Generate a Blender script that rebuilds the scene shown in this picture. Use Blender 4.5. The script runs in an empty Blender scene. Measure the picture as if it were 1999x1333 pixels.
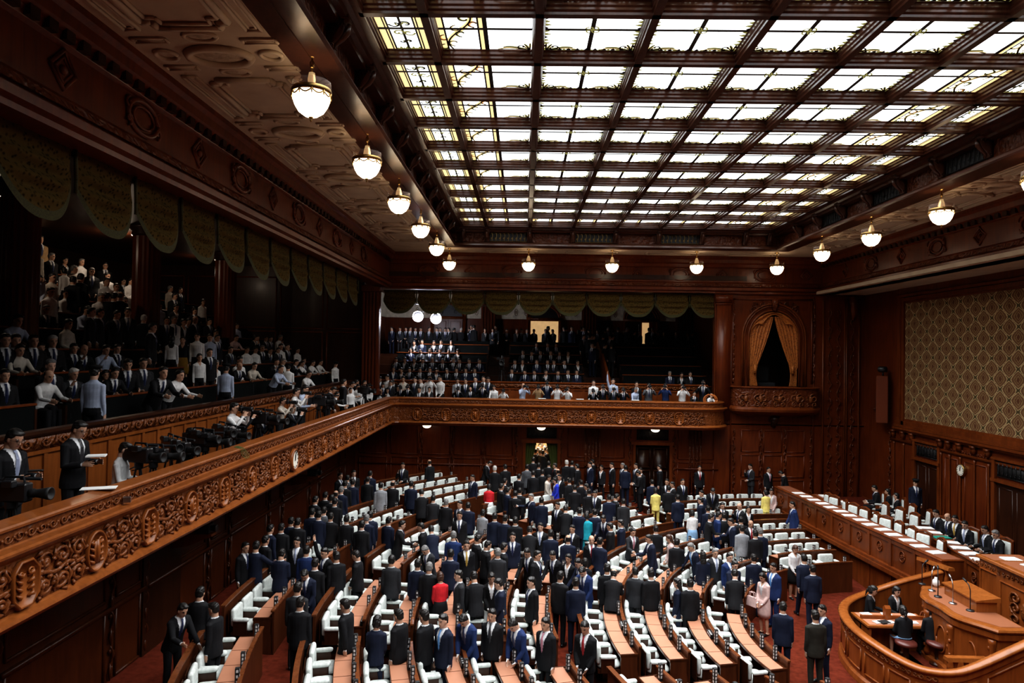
import bpy, bmesh, math, random
import numpy as np
from mathutils import Vector, Matrix, Euler
random.seed(7)
PI = math.pi
SC = bpy.context.scene
COL = SC.collection
D = bpy.data

# ---------------------------------------------------------------- camera (level hall axes: X right, Y into the hall, Z up)
FPX, CX, CY = 1330.0, 999.5, 666.5
EYE = Vector((0.0, 0.0, 7.2))
_yc = Vector((23.5, -21.5, -FPX)).normalized()
_xc = Vector((1.0, -0.016, 0.0)); _xc.z = (_xc.x*_yc.x + _xc.y*_yc.y)/(-_yc.z); _xc.normalize()
_zc = _xc.cross(_yc)
ROT = Matrix((_xc, _yc, _zc))            # camera vector -> hall vector
def ray(px, py):
    return (ROT @ Vector((px-CX, -(py-CY), -FPX))).normalized()
def proj(p):
    c = ROT.transposed() @ (Vector(p)-EYE)
    if c.z > -0.1: return None
    return (CX+FPX*c.x/(-c.z), CY-FPX*c.y/(-c.z))
def at_z(px, py, z):
    d = ray(px, py); t = (z-EYE.z)/d.z
    return EYE + d*t
def at_y(px, py, y):
    d = ray(px, py); return EYE + d*(y/d.y)
def at_x(px, py, x):
    d = ray(px, py); return EYE + d*(x/d.x)

# ---------------------------------------------------------------- mesh building
class MB:
    def __init__(s): s.v=[]; s.f=[]; s.m=[]
    def add(s, vs, fs, mi=0, M=None):
        b=len(s.v)
        if M is not None: vs=[M @ Vector(v) for v in vs]
        s.v += [tuple(v) for v in vs]
        s.f += [tuple(b+i for i in f) for f in fs]
        s.m += [mi]*len(fs)
        return s
    def box(s, x0,y0,z0,x1,y1,z1, mi=0, M=None):
        vs=[(x0,y0,z0),(x1,y0,z0),(x1,y1,z0),(x0,y1,z0),(x0,y0,z1),(x1,y0,z1),(x1,y1,z1),(x0,y1,z1)]
        return s.add(vs,[(0,3,2,1),(4,5,6,7),(0,1,5,4),(1,2,6,5),(2,3,7,6),(3,0,4,7)],mi,M)
    def bbox(s, x0,y0,z0,x1,y1,z1, b, mi=0, M=None):      # box whose top and bottom edges are chamfered
        rings=[]
        for z,i in ((z0,b),(z0+b,0),(z1-b,0),(z1,b)):
            c=b if i==0 else b*2
            rings.append([(x0+i+ (b if i==0 else 0),y0+i,z),(x1-i-(b if i==0 else 0),y0+i,z),(x1-i,y0+i+(b if i==0 else 0),z),(x1-i,y1-i-(b if i==0 else 0),z),
                          (x1-i-(b if i==0 else 0),y1-i,z),(x0+i+(b if i==0 else 0),y1-i,z),(x0+i,y1-i-(b if i==0 else 0),z),(x0+i,y0+i+(b if i==0 else 0),z)])
        return s.loft(rings,mi,M=M)
    def loft(s, rings, mi=0, cap=True, M=None, closed=True):
        n=len(rings[0]); vs=[p for r in rings for p in r]; fs=[]
        for k in range(len(rings)-1):
            for i in range(n if closed else n-1):
                j=(i+1)%n
                fs.append((k*n+i,k*n+j,(k+1)*n+j,(k+1)*n+i))
        if cap and closed:
            fs.append(tuple(reversed(range(n)))); fs.append(tuple((len(rings)-1)*n+i for i in range(n)))
        return s.add(vs,fs,mi,M)
    def lathe(s, prof, seg=16, mi=0, M=None, cap=True):    # prof: (radius, z)
        rings=[[(r*math.cos(2*PI*i/seg),r*math.sin(2*PI*i/seg),z) for i in range(seg)] for r,z in prof]
        return s.loft(rings,mi,cap,M)
    def tube(s, pts, rad, seg=8, mi=0, M=None, flat=None, cap=True):
        pts=[Vector(p) for p in pts]; n=len(pts)
        if not hasattr(rad,'__len__'): rad=[rad]*n
        rings=[]; up=None
        for i,p in enumerate(pts):
            t=(pts[min(i+1,n-1)]-pts[max(i-1,0)])
            if t.length<1e-9: t=Vector((0,0,1))
            t.normalize()
            if up is None:
                up=Vector((0,0,1)) if abs(t.z)<0.9 else Vector((0,1,0))
            a=t.cross(up)
            if a.length<1e-6: a=t.cross(Vector((1,0,0)))
            a.normalize(); b=a.cross(t).normalized(); up=b
            r=rad[i]
            rings.append([p+a*(r*math.cos(2*PI*k/seg))+b*(r*math.sin(2*PI*k/seg)) for k in range(seg)])
        if flat is not None:                                # squash towards a plane: (axis, factor)
            ax,fa=flat
            for R_,p in zip(rings,pts):
                for q in R_: q[ax]=p[ax]+(q[ax]-p[ax])*fa
        return s.loft(rings,mi,cap,M)
    def sphere(s, c, r, seg=12, rings=8, mi=0, M=None):
        if not hasattr(r,'__len__'): r=(r,r,r)
        R_=[]
        for k in range(1,rings):
            a=PI*k/rings
            R_.append([(c[0]+r[0]*math.sin(a)*math.cos(2*PI*i/seg),c[1]+r[1]*math.sin(a)*math.sin(2*PI*i/seg),c[2]-r[2]*math.cos(a)) for i in range(seg)])
        return s.loft(R_,mi,True,M)
    def extrude(s, poly, a, b, mi=0, M=None):              # poly in (u,w); a,b map (u,w)->points
        n=len(poly)
        return s.loft([[a(p) for p in poly],[b(p) for p in poly]],mi,True,M)
    def sweep(s, prof, path, mi=0, closed_prof=False, cap=False):   # prof: (out, z), path: [(x,y)] ; out = to the right-hand side of travel
        P=[Vector((p[0],p[1])) for p in path]; n=len(P); rings=[]
        for i in range(n):
            d0=(P[i]-P[i-1]).normalized() if i>0 else None
            d1=(P[i+1]-P[i]).normalized() if i<n-1 else None
            if d0 is None: d0=d1
            if d1 is None: d1=d0
            n0=Vector((d0.y,-d0.x)); n1=Vector((d1.y,-d1.x)); m=(n0+n1)
            m=m/max(0.3,(1+n0.dot(n1)))
            rings.append([(P[i].x+m.x*u,P[i].y+m.y*u,z) for u,z in prof])
        return s.loft(rings,mi,cap,None,closed_prof)
    def build(s, name, mats, parent=None, smooth=False, loc=None, rz=0.0):
        me=D.meshes.new(name); me.from_pydata(s.v,[],s.f)
        if not isinstance(mats,(list,tuple)): mats=[mats]
        for m in mats: me.materials.append(m)
        me.polygons.foreach_set('material_index',s.m)
        me.update()
        if smooth:
            me.polygons.foreach_set('use_smooth',[True]*len(me.polygons))
        o=D.objects.new(name,me); COL.objects.link(o)
        fixn(me)
        if parent is not None: o.parent=parent
        if loc is not None: o.location=loc
        if rz: o.rotation_euler.z=rz
        return o
def fixn(me):
    bm=bmesh.new(); bm.from_mesh(me); bmesh.ops.recalc_face_normals(bm,faces=bm.faces[:]); bm.to_mesh(me); bm.free()
def empty(name, loc=(0,0,0), rz=0.0):
    o=D.objects.new(name,None); COL.objects.link(o); o.location=loc; o.rotation_euler.z=rz; o.empty_display_size=0.1
    return o
def tag(o, label=None, cat=None, group=None, kind=None):
    if label: o['label']=label
    if cat: o['category']=cat
    if group: o['group']=group
    if kind: o['kind']=kind
    return o
def struct(o): o['kind']='structure'; return o
def kids(o): return [c for c in D.objects if c.parent==o]
class Proto:                                                # a thing with its parts, copied without operators
    def __init__(s, root): s.root=root; s.first=True; s.tree=s.read(root)
    def read(s,o):
        bpy.context.view_layer.update()
        return (o,[s.read(c) for c in o.children])
    def make(s, loc, rz, label, group=None, cat=None, depth=9):
        if s.first:
            s.first=False; r=s.root
        else:
            r=s.cp(s.tree,None,depth)
        r.location=loc; r.rotation_euler.z=rz; r['label']=label
        if group: r['group']=group
        if cat: r['category']=cat
        return r
    def cp(s,t,parent,depth):
        c=t[0].copy(); COL.objects.link(c)
        if parent is not None: c.parent=parent
        if depth>0:
            for k in t[1]: s.cp(k,c,depth-1)
        return c
def rot_face(deg): return math.radians(deg)                # 0 looks at the camera end, 90 to +X, 180 away
ORD=['','first','second','third','fourth','fifth','sixth','seventh','eighth','ninth','tenth','eleventh','twelfth','thirteenth','fourteenth','fifteenth','sixteenth','seventeenth','eighteenth','nineteenth','twentieth']
def ordn(n):
    if n<=20: return ORD[n]
    t={2:'twenty',3:'thirty',4:'forty',5:'fifty',6:'sixty',7:'seventy',8:'eighty',9:'ninety'}
    if n<100:
        return t[n//10]+('-'+ORD[n%10] if n%10 else '') if n%10 else {2:'twentieth',3:'thirtieth',4:'fortieth',5:'fiftieth',6:'sixtieth',7:'seventieth',8:'eightieth',9:'ninetieth'}[n//10]
    return str(n)+'th'

# ---------------------------------------------------------------- materials
def nmat(name):
    m=D.materials.new(name); m.use_nodes=True; nt=m.node_tree; b=nt.nodes['Principled BSDF']
    return m,nt,b
def lnk(nt,a,b): nt.links.new(a,b)
def plain(name,col,rough=0.5,metal=0.0,spec=0.5,emit=None,es=0.0,var=0.0,vscale=8.0,bump=0.0,bscale=60.0):
    m,nt,b=nmat(name)
    b.inputs['Base Color'].default_value=(*col,1); b.inputs['Roughness'].default_value=rough; b.inputs['Metallic'].default_value=metal
    b.inputs['Specular IOR Level'].default_value=spec
    if emit: b.inputs['Emission Color'].default_value=(*emit,1); b.inputs['Emission Strength'].default_value=es
    tc=nt.nodes.new('ShaderNodeTexCoord')
    if var>0:
        n=nt.nodes.new('ShaderNodeTexNoise'); n.inputs['Scale'].default_value=vscale; n.inputs['Detail'].default_value=4
        lnk(nt,tc.outputs['Object'],n.inputs['Vector'])
        r=nt.nodes.new('ShaderNodeValToRGB'); r.color_ramp.elements[0].position=0.3; r.color_ramp.elements[1].position=0.7
        r.color_ramp.elements[0].color=(*[c*(1-var) for c in col],1); r.color_ramp.elements[1].color=(*[min(1,c*(1+var)) for c in col],1)
        lnk(nt,n.outputs['Fac'],r.inputs['Fac']); lnk(nt,r.outputs['Color'],b.inputs['Base Color'])
    if bump>0:
        n2=nt.nodes.new('ShaderNodeTexNoise'); n2.inputs['Scale'].default_value=bscale; n2.inputs['Detail'].default_value=3
        lnk(nt,tc.outputs['Object'],n2.inputs['Vector'])
        bp=nt.nodes.new('ShaderNodeBump'); bp.inputs['Strength'].default_value=bump; bp.inputs['Distance'].default_value=0.02
        lnk(nt,n2.outputs['Fac'],bp.inputs['Height']); lnk(nt,bp.outputs['Normal'],b.inputs['Normal'])
    return m
def wood(name,dark,light,rough=0.34,grain=(1.2,1.2,14.0),coat=0.25,carve=0.0,cscale=7.0):
    m,nt,b=nmat(name); N=nt.nodes
    tc=N.new('ShaderNodeTexCoord'); mp=N.new('ShaderNodeMapping')
    mp.inputs['Scale'].default_value=(14.0/grain[0]*0.5,14.0/grain[1]*0.5,14.0/grain[2]*0.6)
    lnk(nt,tc.outputs['Object'],mp.inputs['Vector'])
    n=N.new('ShaderNodeTexNoise'); n.inputs['Scale'].default_value=1.6; n.inputs['Detail'].default_value=6; n.inputs['Distortion'].default_value=0.8
    lnk(nt,mp.outputs['Vector'],n.inputs['Vector'])
    big=N.new('ShaderNodeTexNoise'); big.inputs['Scale'].default_value=0.7; lnk(nt,tc.outputs['Object'],big.inputs['Vector'])
    mx=N.new('ShaderNodeMix'); mx.data_type='FLOAT'; mx.inputs[0].default_value=0.4
    lnk(nt,n.outputs['Fac'],mx.inputs[2]); lnk(nt,big.outputs['Fac'],mx.inputs[3])
    r=N.new('ShaderNodeValToRGB'); r.color_ramp.elements[0].position=0.32; r.color_ramp.elements[1].position=0.68
    r.color_ramp.elements[0].color=(*dark,1); r.color_ramp.elements[1].color=(*light,1)
    lnk(nt,mx.outputs[0],r.inputs['Fac']); lnk(nt,r.outputs['Color'],b.inputs['Base Color'])
    b.inputs['Roughness'].default_value=rough; b.inputs['Specular IOR Level'].default_value=.28; b.inputs['Coat Weight'].default_value=coat*.4; b.inputs['Coat Roughness'].default_value=0.2
    if carve>0:                                             # fine cut ornament
        v=N.new('ShaderNodeTexVoronoi'); v.feature='SMOOTH_F1'; v.inputs['Scale'].default_value=cscale; v.inputs['Smoothness'].default_value=0.6
        ns=N.new('ShaderNodeTexNoise'); ns.inputs['Scale'].default_value=cscale*0.6; ns.inputs['Detail'].default_value=2
        lnk(nt,tc.outputs['Object'],ns.inputs['Vector'])
        ad=N.new('ShaderNodeVectorMath'); ad.operation='ADD'
        sc=N.new('ShaderNodeVectorMath'); sc.operation='SCALE'; sc.inputs[3].default_value=0.35
        lnk(nt,ns.outputs['Color'],sc.inputs[0]); lnk(nt,sc.outputs[0],ad.inputs[0]); lnk(nt,tc.outputs['Object'],ad.inputs[1]); lnk(nt,ad.outputs[0],v.inputs['Vector'])
        bp=N.new('ShaderNodeBump'); bp.inputs['Strength'].default_value=carve; bp.inputs['Distance'].default_value=0.06; bp.invert=True
        lnk(nt,v.outputs['Distance'],bp.inputs['Height']); lnk(nt,bp.outputs['Normal'],b.inputs['Normal'])
    return m
def emis(name,col,s):
    m=D.materials.new(name); m.use_nodes=True; nt=m.node_tree; nt.nodes.clear()
    e=nt.nodes.new('ShaderNodeEmission'); o=nt.nodes.new('ShaderNodeOutputMaterial')
    e.inputs[0].default_value=(*col,1); e.inputs[1].default_value=s; lnk(nt,e.outputs[0],o.inputs[0]); return m
M={}
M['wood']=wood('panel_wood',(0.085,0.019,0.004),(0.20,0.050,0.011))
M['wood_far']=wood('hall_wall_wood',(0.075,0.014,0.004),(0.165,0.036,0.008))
M['wood_shaded']=wood('shaded_wall_wood',(0.042,0.010,0.003),(0.088,0.022,0.006))  # wall wood darkened in colour to paint in the shade below the balcony
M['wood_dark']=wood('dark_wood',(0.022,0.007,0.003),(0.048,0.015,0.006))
M['wood_light']=wood('honey_wood',(0.16,0.046,0.010),(0.29,0.092,0.022),rough=0.3)
M['carved']=wood('carved_wood',(0.115,0.034,0.009),(0.20,0.062,0.017),carve=0.6,cscale=9.0)
M['carved_dark']=wood('carved_dark_wood',(0.075,0.018,0.006),(0.14,0.036,0.011),carve=0.8,cscale=8.0)
M['beam']=wood('beam_wood',(0.040,0.013,0.007),(0.085,0.030,0.016),rough=0.28,coat=0.6)
M['desk']=wood('desk_wood',(0.045,0.013,0.005),(0.10,0.030,0.010))
M['carpet']=plain('red_carpet',(0.115,0.022,0.011),0.95,spec=0.05,var=0.30,vscale=7,bump=0.3,bscale=120)
M['plaster']=plain('cream_plaster',(0.42,0.33,0.24),0.8,var=0.1,vscale=2.0)
M['plaster_orn']=plain('ornament_plaster',(0.36,0.28,0.20),0.8,var=0.2,vscale=10,bump=0.8,bscale=14)
M['black']=plain('black_matte',(0.012,0.012,0.013),0.6)
M['bench']=plain('black_bench_cloth',(0.007,0.008,0.008),0.9,spec=0.08)
M['plastic']=plain('black_plastic',(0.018,0.018,0.020),0.35)
M['steel']=plain('steel',(0.45,0.45,0.47),0.3,1.0)
M['brass']=plain('brass',(0.42,0.27,0.10),0.32,1.0)
M['bronze']=plain('bronze_grille',(0.03,0.032,0.034),0.4,0.6)
M['paper']=plain('white_paper',(0.80,0.80,0.78),0.7)
M['pad']=plain('tan_writing_pad',(0.42,0.19,0.112),0.55,var=0.06,vscale=3)
M['damask']=plain('white_damask',(0.58,0.615,0.59),0.75,var=0.16,vscale=16,bump=0.15,bscale=40)
M['green']=plain('green_folder',(0.02,0.26,0.20),0.6)
M['marble']=plain('clock_face',(0.8,0.77,0.68),0.5)
# ---------------------------------------------------------------- people
def _ring(c, rx, ry, n=14, Mx=None):
    r=[Vector((c[0]+rx*math.cos(2*PI*i/n), c[1]+ry*math.sin(2*PI*i/n), c[2])) for i in range(n)]
    return [Mx @ p for p in r] if Mx is not None else r
def limb(mb, pts, rad, seg=10):                             # closed rounded tube through joints
    P=[Vector(p) for p in pts]; Q=[P[0]-(P[1]-P[0]).normalized()*rad[0]*0.6]+P+[P[-1]+(P[-1]-P[-2]).normalized()*rad[-1]*0.6]
    R_=[rad[0]*0.5]+list(rad)+[rad[-1]*0.5]
    mb.tube(Q,R_,seg)
TMP=D.scenes.new('workshop')
def remeshed(mb, name, voxel):
    me=D.meshes.new(name+'_raw'); me.from_pydata(mb.v,[],mb.f); fixn(me)
    o=D.objects.new(name+'_raw',me); TMP.collection.objects.link(o)
    r=o.modifiers.new('r','REMESH'); r.mode='VOXEL'; r.voxel_size=voxel; r.use_smooth_shade=True
    with bpy.context.temp_override(scene=TMP,view_layer=TMP.view_layers[0]):
        dg=bpy.context.evaluated_depsgraph_get(); dg.update(); out=D.meshes.new_from_object(o.evaluated_get(dg)); out.name=name
    D.objects.remove(o); D.meshes.remove(me)
    return out
def fcent(me):
    n=len(me.polygons); c=np.empty(n*3,dtype=np.float32); me.polygons.foreach_get('center',c); return c.reshape(-1,3)
def capd(c, a, b):
    a=np.array(a); b=np.array(b); ab=b-a; L=max(1e-9,float(ab@ab)); t=np.clip(((c-a)@ab)/L,0,1)[:,None]
    return np.linalg.norm(c-(a+t*ab),axis=1)
ARM={ # shoulder->elbow, elbow->wrist ; x is outwards, -y forwards
 'down':((.09,.04,-1),(.03,-.16,-1)), 'back':((.12,.3,-1),(.0,.05,-1)), 'fwd':((.08,-.25,-1),(.02,-.45,-.9)),
 'clasp':((.12,.0,-1),(-.55,-.75,-.30)), 'low':((.10,-.12,-1),(-.35,-.45,-.85)), 'shake':((.10,-.45,-.85),(.0,-1,-.10)),
 'face':((.15,-.45,-.8),(-.35,-.35,.9)), 'cam':((.32,-.66,-.42),(-.50,-.36,.80)), 'rail':((.18,-.62,-.75),(-.12,-.95,-.12)),
 'desk':((.15,-.45,-.9),(.02,-.7,-.75)), 'lap':((.14,-.15,-1),(-.30,-.85,-.35)), 'note':((.16,-.10,-1),(-.25,-.95,.10)),
 'up':((.25,-.25,.9),(.05,-.2,1)), 'side':((.75,-.35,-.55),(.35,-.9,.0)), 'type':((.16,-.2,-1),(-.10,-1,-.15)),
}
POSE={ # legs, lean, head pitch, head yaw, right arm, left arm
 'stand':('st',1,4,0,'down','down'), 'turn':('st',1,3,38,'down','down'), 'turnl':('st',1,6,-40,'down','low'), 'walk':('wk',3,5,0,'fwd','back'),
 'clasp':('st',2,10,0,'clasp','clasp'), 'low':('st',3,14,0,'low','low'), 'shake':('st',8,8,0,'shake','down'), 'phone':('st',2,8,10,'face','clasp'),
 'desk':('st',16,14,0,'desk','down'), 'bow':('st',14,34,0,'low','low'), 'reach':('st',22,12,0,'shake','desk'), 'side':('st',2,6,25,'side','down'),
 'sit':('si',0,6,0,'lap','lap'), 'sitr':('si',20,4,0,'rail','rail'), 'sitf':('si',14,6,10,'face','rail'), 'sitt':('si',6,14,0,'type','type'),
 'rail':('st',34,-12,0,'rail','rail'), 'cam':('st',6,4,0,'cam','cam'), 'note':('st',3,20,0,'note','note'), 'wave':('st',4,6,0,'up','clasp'),
 'talk':('st',3,3,15,'note','clasp'), 'crouch':('si',10,2,0,'cam','cam'),
}
SKIN=[plain('skin_%d'%i,c,0.5,var=0.05,vscale=20) for i,c in enumerate([(0.52,0.30,0.20),(0.58,0.35,0.25),(0.45,0.25,0.165)])]
HAIRC={'B':plain('black_hair',(0.012,0.010,0.009),0.45),'G':plain('grey_hair',(0.16,0.155,0.15),0.55),'W':plain('white_hair',(0.5,0.48,0.45),0.6),'N':plain('brown_hair',(0.055,0.022,0.012),0.45)}
CLO={}
for k,c in {'k':(0.010,0.010,0.012),'n':(0.011,0.015,0.034),'b':(0.016,0.032,0.105),'c':(0.026,0.027,0.031),'g':(0.085,0.088,0.098),'lg':(0.26,0.27,0.29),'o':(0.024,0.022,0.017),
            'red':(0.62,0.025,0.035),'yel':(0.78,0.66,0.20),'teal':(0.02,0.33,0.42),'roy':(0.025,0.045,0.50),'crm':(0.58,0.53,0.46),'wht':(0.76,0.76,0.76),'pnk':(0.66,0.47,0.44),
            'tan':(0.38,0.25,0.13),'skb':(0.20,0.33,0.50),'must':(0.26,0.14,0.02),'lb':(0.42,0.48,0.62),'rose':(0.55,0.40,0.38),'blk':(0.008,0.008,0.009),'purp':(0.10,0.05,0.12)}.items():
    CLO[k]=plain('cloth_'+k,c,0.8,spec=0.25,var=0.12,vscale=14)
SHIRT=plain('white_shirt',(0.74,0.75,0.77),0.8,var=0.05); SHOE=plain('black_shoe',(0.008,0.008,0.008),0.3); EYE_M=plain('eye_dark',(0.02,0.014,0.012),0.4); LIP=plain('lip',(0.36,0.13,0.11),0.5)
TIES=[plain('tie_%d'%i,c,0.5) for i,c in enumerate([(0.02,0.03,0.09),(0.32,0.02,0.03),(0.30,0.34,0.48),(0.50,0.33,0.08),(0.50,0.22,0.28),(0.03,0.03,0.035),(0.12,0.30,0.62)])]
_lib={}
def figure(pose, fem=False, jacket=True, skirt=False, hair='short', voxel=0.0115):
    key=(pose,fem,jacket,skirt,hair,voxel)
    if key in _lib: return _lib[key]
    legs,lean,hp,hyaw,ra,la=POSE[pose]
    w=0.90 if fem else 1.0
    hz=0.90 if legs!='si' else 0.50
    T=Matrix.Translation((0,0,hz)) @ Matrix.Rotation(math.radians(lean),4,'X')
    body=MB(); caps=[]
    tr=[(-.09,.10,.075),(-.06,.155,.11),(0,.168,.12),(.10,.158,.108),(.22,.152,.105),(.36,.172,.122),(.45,.186,.118),(.51,.168,.095),(.545,.11,.072),(.575,.066,.064),(.64,.060,.062),(.67,.05,.055)]
    body.loft([_ring((0,(.012 if z>.5 else 0),z),rx*w,ry*w,16,T) for z,rx,ry in tr])
    caps+= [(T@Vector((0,0,.0)),T@Vector((0,0,.54)),'torso'),(T@Vector((0,.012,.60)),T@Vector((0,.012,.67)),'head')]
    # head
    HM=T @ Matrix.Translation((0,.0,.588)) @ Matrix.Rotation(math.radians(hyaw),4,'Z') @ Matrix.Rotation(math.radians(hp-lean*.5),4,'X') @ Matrix.Translation((0,-.012,.125))
    hr=[(-.118,.022,.026,-.040),(-.104,.042,.050,-.030),(-.065,.060,.076,-.010),(-.02,.070,.088,0),(.03,.0755,.096,.003),(.07,.070,.09,.005),(.10,.052,.068,.006),(.118,.022,.03,.006)]
    body.loft([_ring((0,y,z),rx,ry,16,HM) for z,rx,ry,y in hr])
    body.loft([_ring((0,y,z),a,b,8,HM) for z,a,b,y in ((-.045,.008,.010,-.092),(-.034,.0165,.020,-.092),(-.012,.011,.014,-.090),(.018,.006,.008,-.088))])
    for s_ in (-1,1):
        body.sphere((s_*.076,.008,-.008),(.012,.02,.032),8,6,0,HM)
        body.sphere((s_*.032,-.078,.022),(.026,.014,.009),8,6,0,HM)
    caps.append((HM@Vector((0,0,-.05)),HM@Vector((0,0,.06)),'head'))
    # arms
    jk=MB(); cuffs=[]
    for s_,nm in ((-1,ra),(1,la)):
        d1,d2=[Vector((v[0]*s_,v[1],v[2])).normalized() for v in ARM[nm]]
        S=T@Vector((s_*.160*w,.008,.478)); E=S+d1*.285; W_=E+d2*.245
        limb(body,[S,S.lerp(E,.4),E,E.lerp(W_,.35),W_],[.058*w,.05*w,.042*w,.042*w,.029*w])
        caps+=[(S,E,'arm'),(E,E.lerp(W_,.93),'arm'),(E.lerp(W_,1.0),W_+d2*.19,'hand')]
        # hand: palm, four fingers, thumb
        inn=Vector((-s_,0,0)); side=d2.cross(inn)
        if side.length<.2: side=d2.cross(Vector((0,-1,0)))
        side.normalize(); nrm=side.cross(d2).normalized()
        if nrm.dot(inn)<0: nrm=-nrm
        if side.dot(Vector((0,-1,.3)))<0: side=-side        # the thumb side looks forwards / up
        rings=[]
        for t,hw,th in ((-.01,.026,.024),(.025,.034,.019),(.06,.041,.016),(.09,.039,.013),(.096,.03,.009)):
            c=W_+d2*t; rings.append([c+side*(hw*math.cos(2*PI*i/10))+nrm*(th*math.sin(2*PI*i/10)) for i in range(10)])
        body.loft(rings)
        for k,(o,L) in enumerate(((.031,.072),(.0105,.082),(-.0105,.076),(-.031,.058))):
            b=W_+d2*.085+side*o; dd=(d2+side*(o*4.2)).normalized()
            p1=b+dd*L*.5+nrm*.004; p2=p1+(dd+nrm*.55).normalized()*L*.32; p3=p2+(dd*.8+nrm*.8).normalized()*L*.25
            body.tube([b-dd*.02,b,p1,p2,p3],[.0085,.0095,.009,.0082,.006],7)
        b=W_+d2*.03+side*.032; td=(d2*.75+side*.6+nrm*.25).normalized()
        body.tube([b-td*.02,b,b+td*.032,b+td*.032+(d2*.95+nrm*.35).normalized()*.03],[.013,.013,.0105,.007],7)
        if jacket:
            limb(jk,[S+Vector((0,0,.008)),S.lerp(E,.4),E,E.lerp(W_,.4),E.lerp(W_,.90)],[.068*w,.061*w,.053*w,.052*w,.045*w],12)
    # legs
    for s_ in (-1,1):
        H=Vector((s_*.088*w,0,hz-.01))
        if legs=='st': K=Vector((s_*.098,-.012,.475)); A=Vector((s_*.10,.025,.085)); fy=0
        elif legs=='wk':
            f=s_; K=Vector((s_*.09,-.10*f-.05,.49)); A=Vector((s_*.085,-.27*f+.02,.09)); fy=0
        else: K=Vector((s_*.12,-.43,.475)); A=Vector((s_*.125,-.40,.085)); fy=0
        tb=.074 if not fem else .05
        rr=[.092*w,.080*w,.066*w,.062*w,.054] if not skirt else [.085*w,.072*w,.05,.05,.034]
        limb(body,[H,H.lerp(K,.45),K,K.lerp(A,.45),A],rr)
        limb(body,[A+Vector((0,.05,-.045)),A+Vector((0,-.03,-.045)),A+Vector((s_*.012,-.12,-.055)),A+Vector((s_*.015,-.18,-.062))],[.036,.042,.038,.026])
        caps+=[(H+Vector((0,0,-.08)),K,'leg'),(K,A+Vector((0,0,.0)),'leg'),(A+Vector((0,.05,-.06)),A+Vector((0,-.18,-.06)),'foot')]
    caps.append((T@Vector((-.08,0,-.05)),T@Vector((.08,0,-.05)),'leg'))
    bm_=remeshed(body,'body',voxel)
    c=fcent(bm_); names=['head','torso','arm','hand','leg','foot']; dist=[]
    rad={'head':.075,'torso':.14,'arm':.05,'hand':.03,'leg':.07,'foot':.05}
    best=np.full(len(c),1e9); lab=np.zeros(len(c),dtype=np.int32)
    midx={'head':0,'torso':1,'arm':6,'hand':0,'leg':2,'foot':3}
    for a,b,l in caps:
        d_=capd(c,a,b)/rad[l]; k=d_<best; best[k]=d_[k]; lab[k]=midx[l]
    if skirt: lab[(lab==2)]=0
    Tq=np.array(T.inverted()); tq=c@Tq[:3,:3].T+Tq[:3,3]
    lab[(lab==1)&(np.abs(tq[:,0])<.085)&(tq[:,2]>(.590 if not fem else .575))&(tq[:,2]<.75)]=0
    if fem: lab[(lab==1)&(tq[:,1]<-.02)&(tq[:,2]>.44)&(tq[:,2]<.62)&(np.abs(tq[:,0])<(tq[:,2]-.44)*.5)]=0
    Tq=np.array(T.inverted()); tq=c@Tq[:3,:3].T+Tq[:3,3]
    lab[(lab==1)&(tq[:,2]<.075)]=2 if not skirt else 0
    lab[lab==6]=1
    # face
    Hi=np.array(HM.inverted()); hl=c@Hi[:3,:3].T+Hi[:3,3]
    fr=(hl[:,1]<-.045)
    inh=(np.abs(hl[:,2])<.125)&(np.abs(hl[:,0])<.09)&(np.abs(hl[:,1])<.13)
    lab[inh&(hl[:,2]>-.118)]=0
    for s_ in (-1,1):
        lab[fr&(((hl[:,0]-s_*.031)/.015)**2+((hl[:,2]-.004)/.0085)**2<1)]=4
        lab[fr&(np.abs(hl[:,0]-s_*.033)<.019)&(np.abs(hl[:,2]-.027)<.006)]=4
    lab[fr&(np.abs(hl[:,0])<.023)&(np.abs(hl[:,2]+.068)<.007)]=5
    pass
    bm_.polygons.foreach_set('material_index',lab)
    for m in (SKIN[0],SHIRT,CLO['k'],SHOE,EYE_M,LIP): bm_.materials.append(m)
    bm_.update()
    out={'body':bm_}
    Ti=np.array(T.inverted())
    if jacket:
        hem=-.135 if not fem else -.09
        hr_=[(hem,.186,.142),(-.05,.190,.145),(.05,.180,.136),(.16,.168,.126),(.26,.172,.128),(.36,.184,.136),(.45,.194,.132),(.51,.178,.110),(.548,.128,.088),(.578,.082,.074)]
        if legs=='si': hr_=[(-.06,.185,.14)]+hr_[2:]
        jk.loft([_ring((0,(.012 if z>.5 else 0),z),rx*w,ry*w,18,T) for z,rx,ry in hr_])
        jm=remeshed(jk,'jacket',voxel*1.25)
        c=fcent(jm); tl=c@Ti[:3,:3].T+Ti[:3,3]
        z0=.20; wv=.008+.078*np.clip((tl[:,2]-z0)/(.56-z0),0,1)
        cut=((tl[:,1]<-.03)&(tl[:,2]>z0)&(np.abs(tl[:,0])<wv)&(tl[:,2]<.64)&(tl[:,1]>-.19)) | ((tl[:,2]>.572)&(np.abs(tl[:,0])<.10)&(tl[:,1]>-.12)&(np.abs(tl[:,1])<.12))
        bm=bmesh.new(); bm.from_mesh(jm); bm.faces.ensure_lookup_table()
        bmesh.ops.delete(bm,geom=[bm.faces[i] for i in np.nonzero(cut)[0]],context='FACES'); bm.to_mesh(jm); bm.free()
        jm.materials.append(CLO['k']); jm.polygons.foreach_set('use_smooth',[True]*len(jm.polygons)); out['jacket']=jm
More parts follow.
